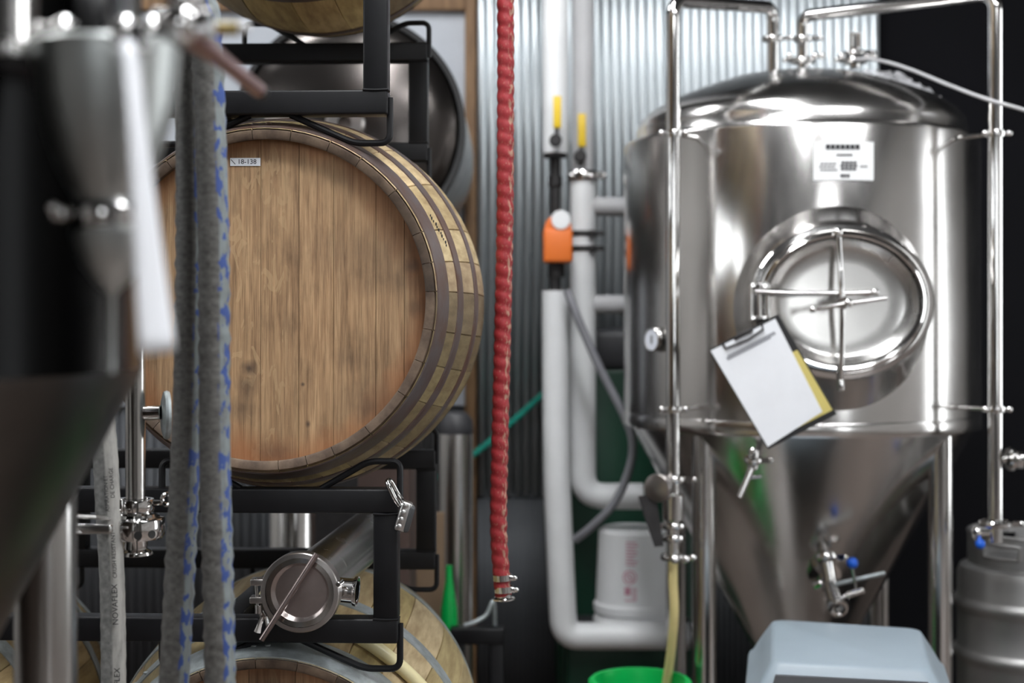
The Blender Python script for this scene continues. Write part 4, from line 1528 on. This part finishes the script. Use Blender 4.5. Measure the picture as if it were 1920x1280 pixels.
# ================================================================ blue-grey cover box in front of the fermenter
zt2 = H - .735
q = [Vector((.638, 3.507, zt2)), Vector((.979, 3.40, zt2)), Vector((.886, 2.99, zt2)), Vector((.555, 3.06, zt2))]   # back-left, back-right, front-right, front-left
cen = sum(q, Vector()) / 4
t = thing('equipment_box', (cen.x, cen.y, 0), 'box with a tapered blue-grey plastic cover in front of the fermenter cone', 'box')


def rrect(qq, grow, z, n=7, rad=.03):
    pts = []
    m_ = len(qq)
    for i in range(m_):
        p0, p1, p2 = qq[i - 1], qq[i], qq[(i + 1) % m_]
        e0, e1 = (p0 - p1).normalized(), (p2 - p1).normalized()
        p = p1 - (e0 + e1) * grow
        for k in range(n):
            f = k / (n - 1)
            a = p + e0 * rad
            b = p + e1 * rad
            v = a * (1 - f) ** 2 + p * 2 * f * (1 - f) + b * f * f
            pts.append((v.x, v.y, z))
    return pts


sec = [(-.012, zt2), (-.004, zt2 - .003), (.0, zt2 - .008), (.02, zt2 - .04), (.045, zt2 - .085), (.052, zt2 - .09), (.056, zt2 - .10), (.056, zt2 - .125), (.052, zt2 - .13)]
build('cover', MB().rings([rrect(q, g, z) for g, z in sec], True, True, True), 'bluegrey', t)
build('body', MB().rings([rrect(q, .045, zt2 - .128), rrect(q, .045, .0)], True, True, True), 'charcoal', t)
fl_, fr_ = q[3], q[2]
ef = (fr_ - fl_).normalized()
nf = Vector((ef.y, -ef.x, 0))
pts = [fl_ + ef * .012 + nf * .016 + Vector((0, 0, -.022)), fr_ - ef * .012 + nf * .016 + Vector((0, 0, -.022)),
       fr_ + ef * .02 + nf * .060 + Vector((0, 0, -.122)), fl_ - ef * .02 + nf * .060 + Vector((0, 0, -.122))]
build('front_panel', MB().prism(pts, nf * .012), 'charcoal', t, label='dark front panel')

# ================================================================ keg at the right edge
kc = Vector((P(1934, 0, 4.0).x, 4.0, .30))
tag(build('platform', MB().box((kc.x, kc.y, .15), (.44, .44, .30), bevel=.02), 'charcoal'), 'dark plastic platform on the floor under the steel keg', 'platform')
t = thing('keg', kc, 'stainless steel keg with handle holes in its top collar, at the right edge', 'keg')
R_ = .205
zk = lambda py: H - (py - HOR) / F * 3.85 - kc.z
zs = zk(1072)
pr = [(.16, 0), (.165, .0), (.165, .06), (.19, .075), (R_ - .004, .09)]
for py in (1245, 1148):
    z = zk(py)
    pr += [(R_ - .004, z - .028), (R_ - .001, z - .016), (R_ + .006, z - .008), (R_ + .008, z), (R_ + .006, z + .008), (R_ - .001, z + .016), (R_ - .004, z + .022)]
pr += [(R_ - .004, zs - .03), (R_ - .012, zs - .01), (R_ - .03, zs), (.12, zs + .012), (.0001, zs + .018)]
build('body', MB().lathe(pr, kc, (0, 0, 1), 96, True), 'keg', t)
# collar with slotted handle openings
ztop = zk(1012)
cr = .172
col = MB()
na, nh = 96, 12
hole = lambda a, h: any(abs(((a - ac + PI) % (2 * PI)) - PI) < .31 for ac in (-.84, -.84 + 2 * PI / 3, -.84 - 2 * PI / 3)) and .36 < h < .74


def cpt(a, h, r):
    return kc + Vector((r * math.sin(a), -r * math.cos(a), zs - .005 + (ztop - zs + .005) * h))


for ro in (cr, cr - .006):
    VV = [[col.bm.verts.new(cpt(2 * PI * i / na, j / nh, ro)) for j in range(nh + 1)] for i in range(na)]
    for i in range(na):
        for j in range(nh):
            if not hole(2 * PI * (i + .5) / na, (j + .5) / nh):
                k2 = (i + 1) % na
                col.face((VV[i][j], VV[k2][j], VV[k2][j + 1], VV[i][j + 1]))
col.torus(cpt(0, 1, 0), (0, 0, 1), cr - .003, .006, 64, 10)
cl = build('collar', col, 'keg', t)
for ac in (-.84, -.84 + 2 * PI / 3, -.84 - 2 * PI / 3):
    loop = []
    for i in range(33):
        g = 2 * PI * i / 32
        loop.append(cpt(ac + .32 * max(-1, min(1, 1.25 * math.cos(g))), .56 + .20 * max(-1, min(1, 1.5 * math.sin(g))), cr - .002))
    build('grip_edge', MB().tube(loop, .006, 10), 'keg', cl)

# ================================================================ things behind the racks
dk = 4.3
cd = P(655, 240, dk)
R_ = U(217, dk)
t = thing('horizontal_tank', (cd.x, cd.y + .6, cd.z - R_ - .9), 'polished dark steel tank lying end-on behind the top rack', 'tank')
build('shell', MB().lathe([(R_, .02), (R_, .95)], cd, (0, 1, 0), 96), 'steel', t)
build('end_dish', MB().lathe([(.0001, -.085), (R_ * .25, -.08), (R_ * .5, -.065), (R_ * .75, -.038), (R_ * .9, -.012), (R_ * .955, .012)], cd, (0, 1, 0), 96, True), 'near_dish' if False else 'darkdish', t)
build('rim', MB().lathe([(R_ * .95, .012), (R_ * .955, -.002), (R_ * 1.0, -.004), (R_ * 1.005, .004), (R_ * 1.005, .03), (R_, .034)], cd, (0, 1, 0), 96), 'rubber', t)
build('boss', MB().lathe([(.02, -.125), (.05, -.122), (.058, -.115), (.058, -.075)], cd, (0, 1, 0), 32).lathe([(.0001, -.105), (.021, -.105)], cd, (0, 1, 0), 24), 'satin', t)
st = MB()
for yy in (cd.y + .2, cd.y + .8):
    st.box((cd.x, yy, (cd.z - R_) / 2 - .0), (.42, .06, cd.z - R_ + .01))
build('stand', st, 'iron', t)
# upright gas cylinder, leaning board, green bottle
dq = 4.35
gcx = P(853, 0, dq).x
r_ = U(34, dq)
t = thing('gas_cylinder', (gcx, dq, 0), 'tall grey gas cylinder with a black shoulder, behind the bottom barrels', 'gas cylinder')
zt3 = zf(812, dq)
build('body', MB().lathe([(r_ * .9, 0), (r_, .02), (r_, zt3)], (gcx, dq, 0), (0, 0, 1), 40, True), 'steel', t)
build('shoulder', MB().lathe([(r_, zt3), (r_ * 1.02, zt3 + .01), (r_ * .98, zt3 + .04), (r_ * .7, zt3 + .062), (.0001, zt3 + .07)], (gcx, dq, 0), (0, 0, 1), 40), 'charcoal', t)
bd = thing('leaning_board', (P(805, 0, 4.15).x, 4.15, 0), 'narrow brown board standing upright beside the grey gas cylinder', 'board')
build('panel', MB().box((P(806, 0, 4.15).x, 4.15, zf(960, 4.15) / 2), (U(56, 4.15), .025, zf(960, 4.15)), bevel=.004), 'card', bd)
gb = Vector((P(842, 0, 4.05).x, 4.05, 0))
r_ = U(17, 4.05)
z0 = zf(1060, 4.05)
tag(build('green_bottle', MB().lathe([(r_, 0), (r_, z0 - .17), (r_ * .9, z0 - .12), (r_ * .4, z0 - .04), (r_ * .35, z0), (.0001, z0)], gb, (0, 0, 1), 28, True), 'green'), 'slim bright green container in front of the grey gas cylinder', 'container')
# low black stand
t = thing('low_stand', (P(905, 0, 4.0).x, 4.0, 0), 'low black steel stand with a wire ring, right of the bottom barrel', 'stand')
zs_ = zf(1190, 4.0)
xL_, xR_ = P(845, 0, 4.0).x, P(945, 0, 4.0).x
sb = MB().box(((xL_ + xR_) / 2, 4.0, zs_), (xR_ - xL_, .05, .045), bevel=.004)
build('rail', sb, 'black', t)
for xx in (xL_ + .02, xR_ - .02):
    build('leg', MB().box((xx, 4.0, zs_ / 2 - .01), (.04, .04, zs_ - .02), bevel=.003), 'black', t)
ln = smooth([P(870, 1172, 3.96), P(890, 1166, 3.96), P(912, 1152, 3.97), P(925, 1128, 3.98), P(928, 1172, 4.0)], 8)
build('wire_ring', MB().tube(ln, .006, 10), 'galv', t)
# steel canister and brown board behind the lower rack
dx_ = 3.75
tag(build('canister', MB().lathe([(U(44, dx_), 0), (U(44, dx_), zf(905, dx_) - .02), (U(38, dx_), zf(905, dx_)), (.0001, zf(905, dx_))], (P(548, 0, dx_).x, dx_, 0), (0, 0, 1), 40, True), 'steel'), 'tall slim steel canister behind the padlocked rack', 'canister')
tag(build('crate_panel', MB().box((P(728, 0, 3.9).x, 3.9, zf(862, 3.9) / 2), (U(92, 3.9), .3, zf(862, 3.9)), bevel=.006), 'crate'), 'dark brown wooden crate standing behind the rack with the padlock', 'crate')
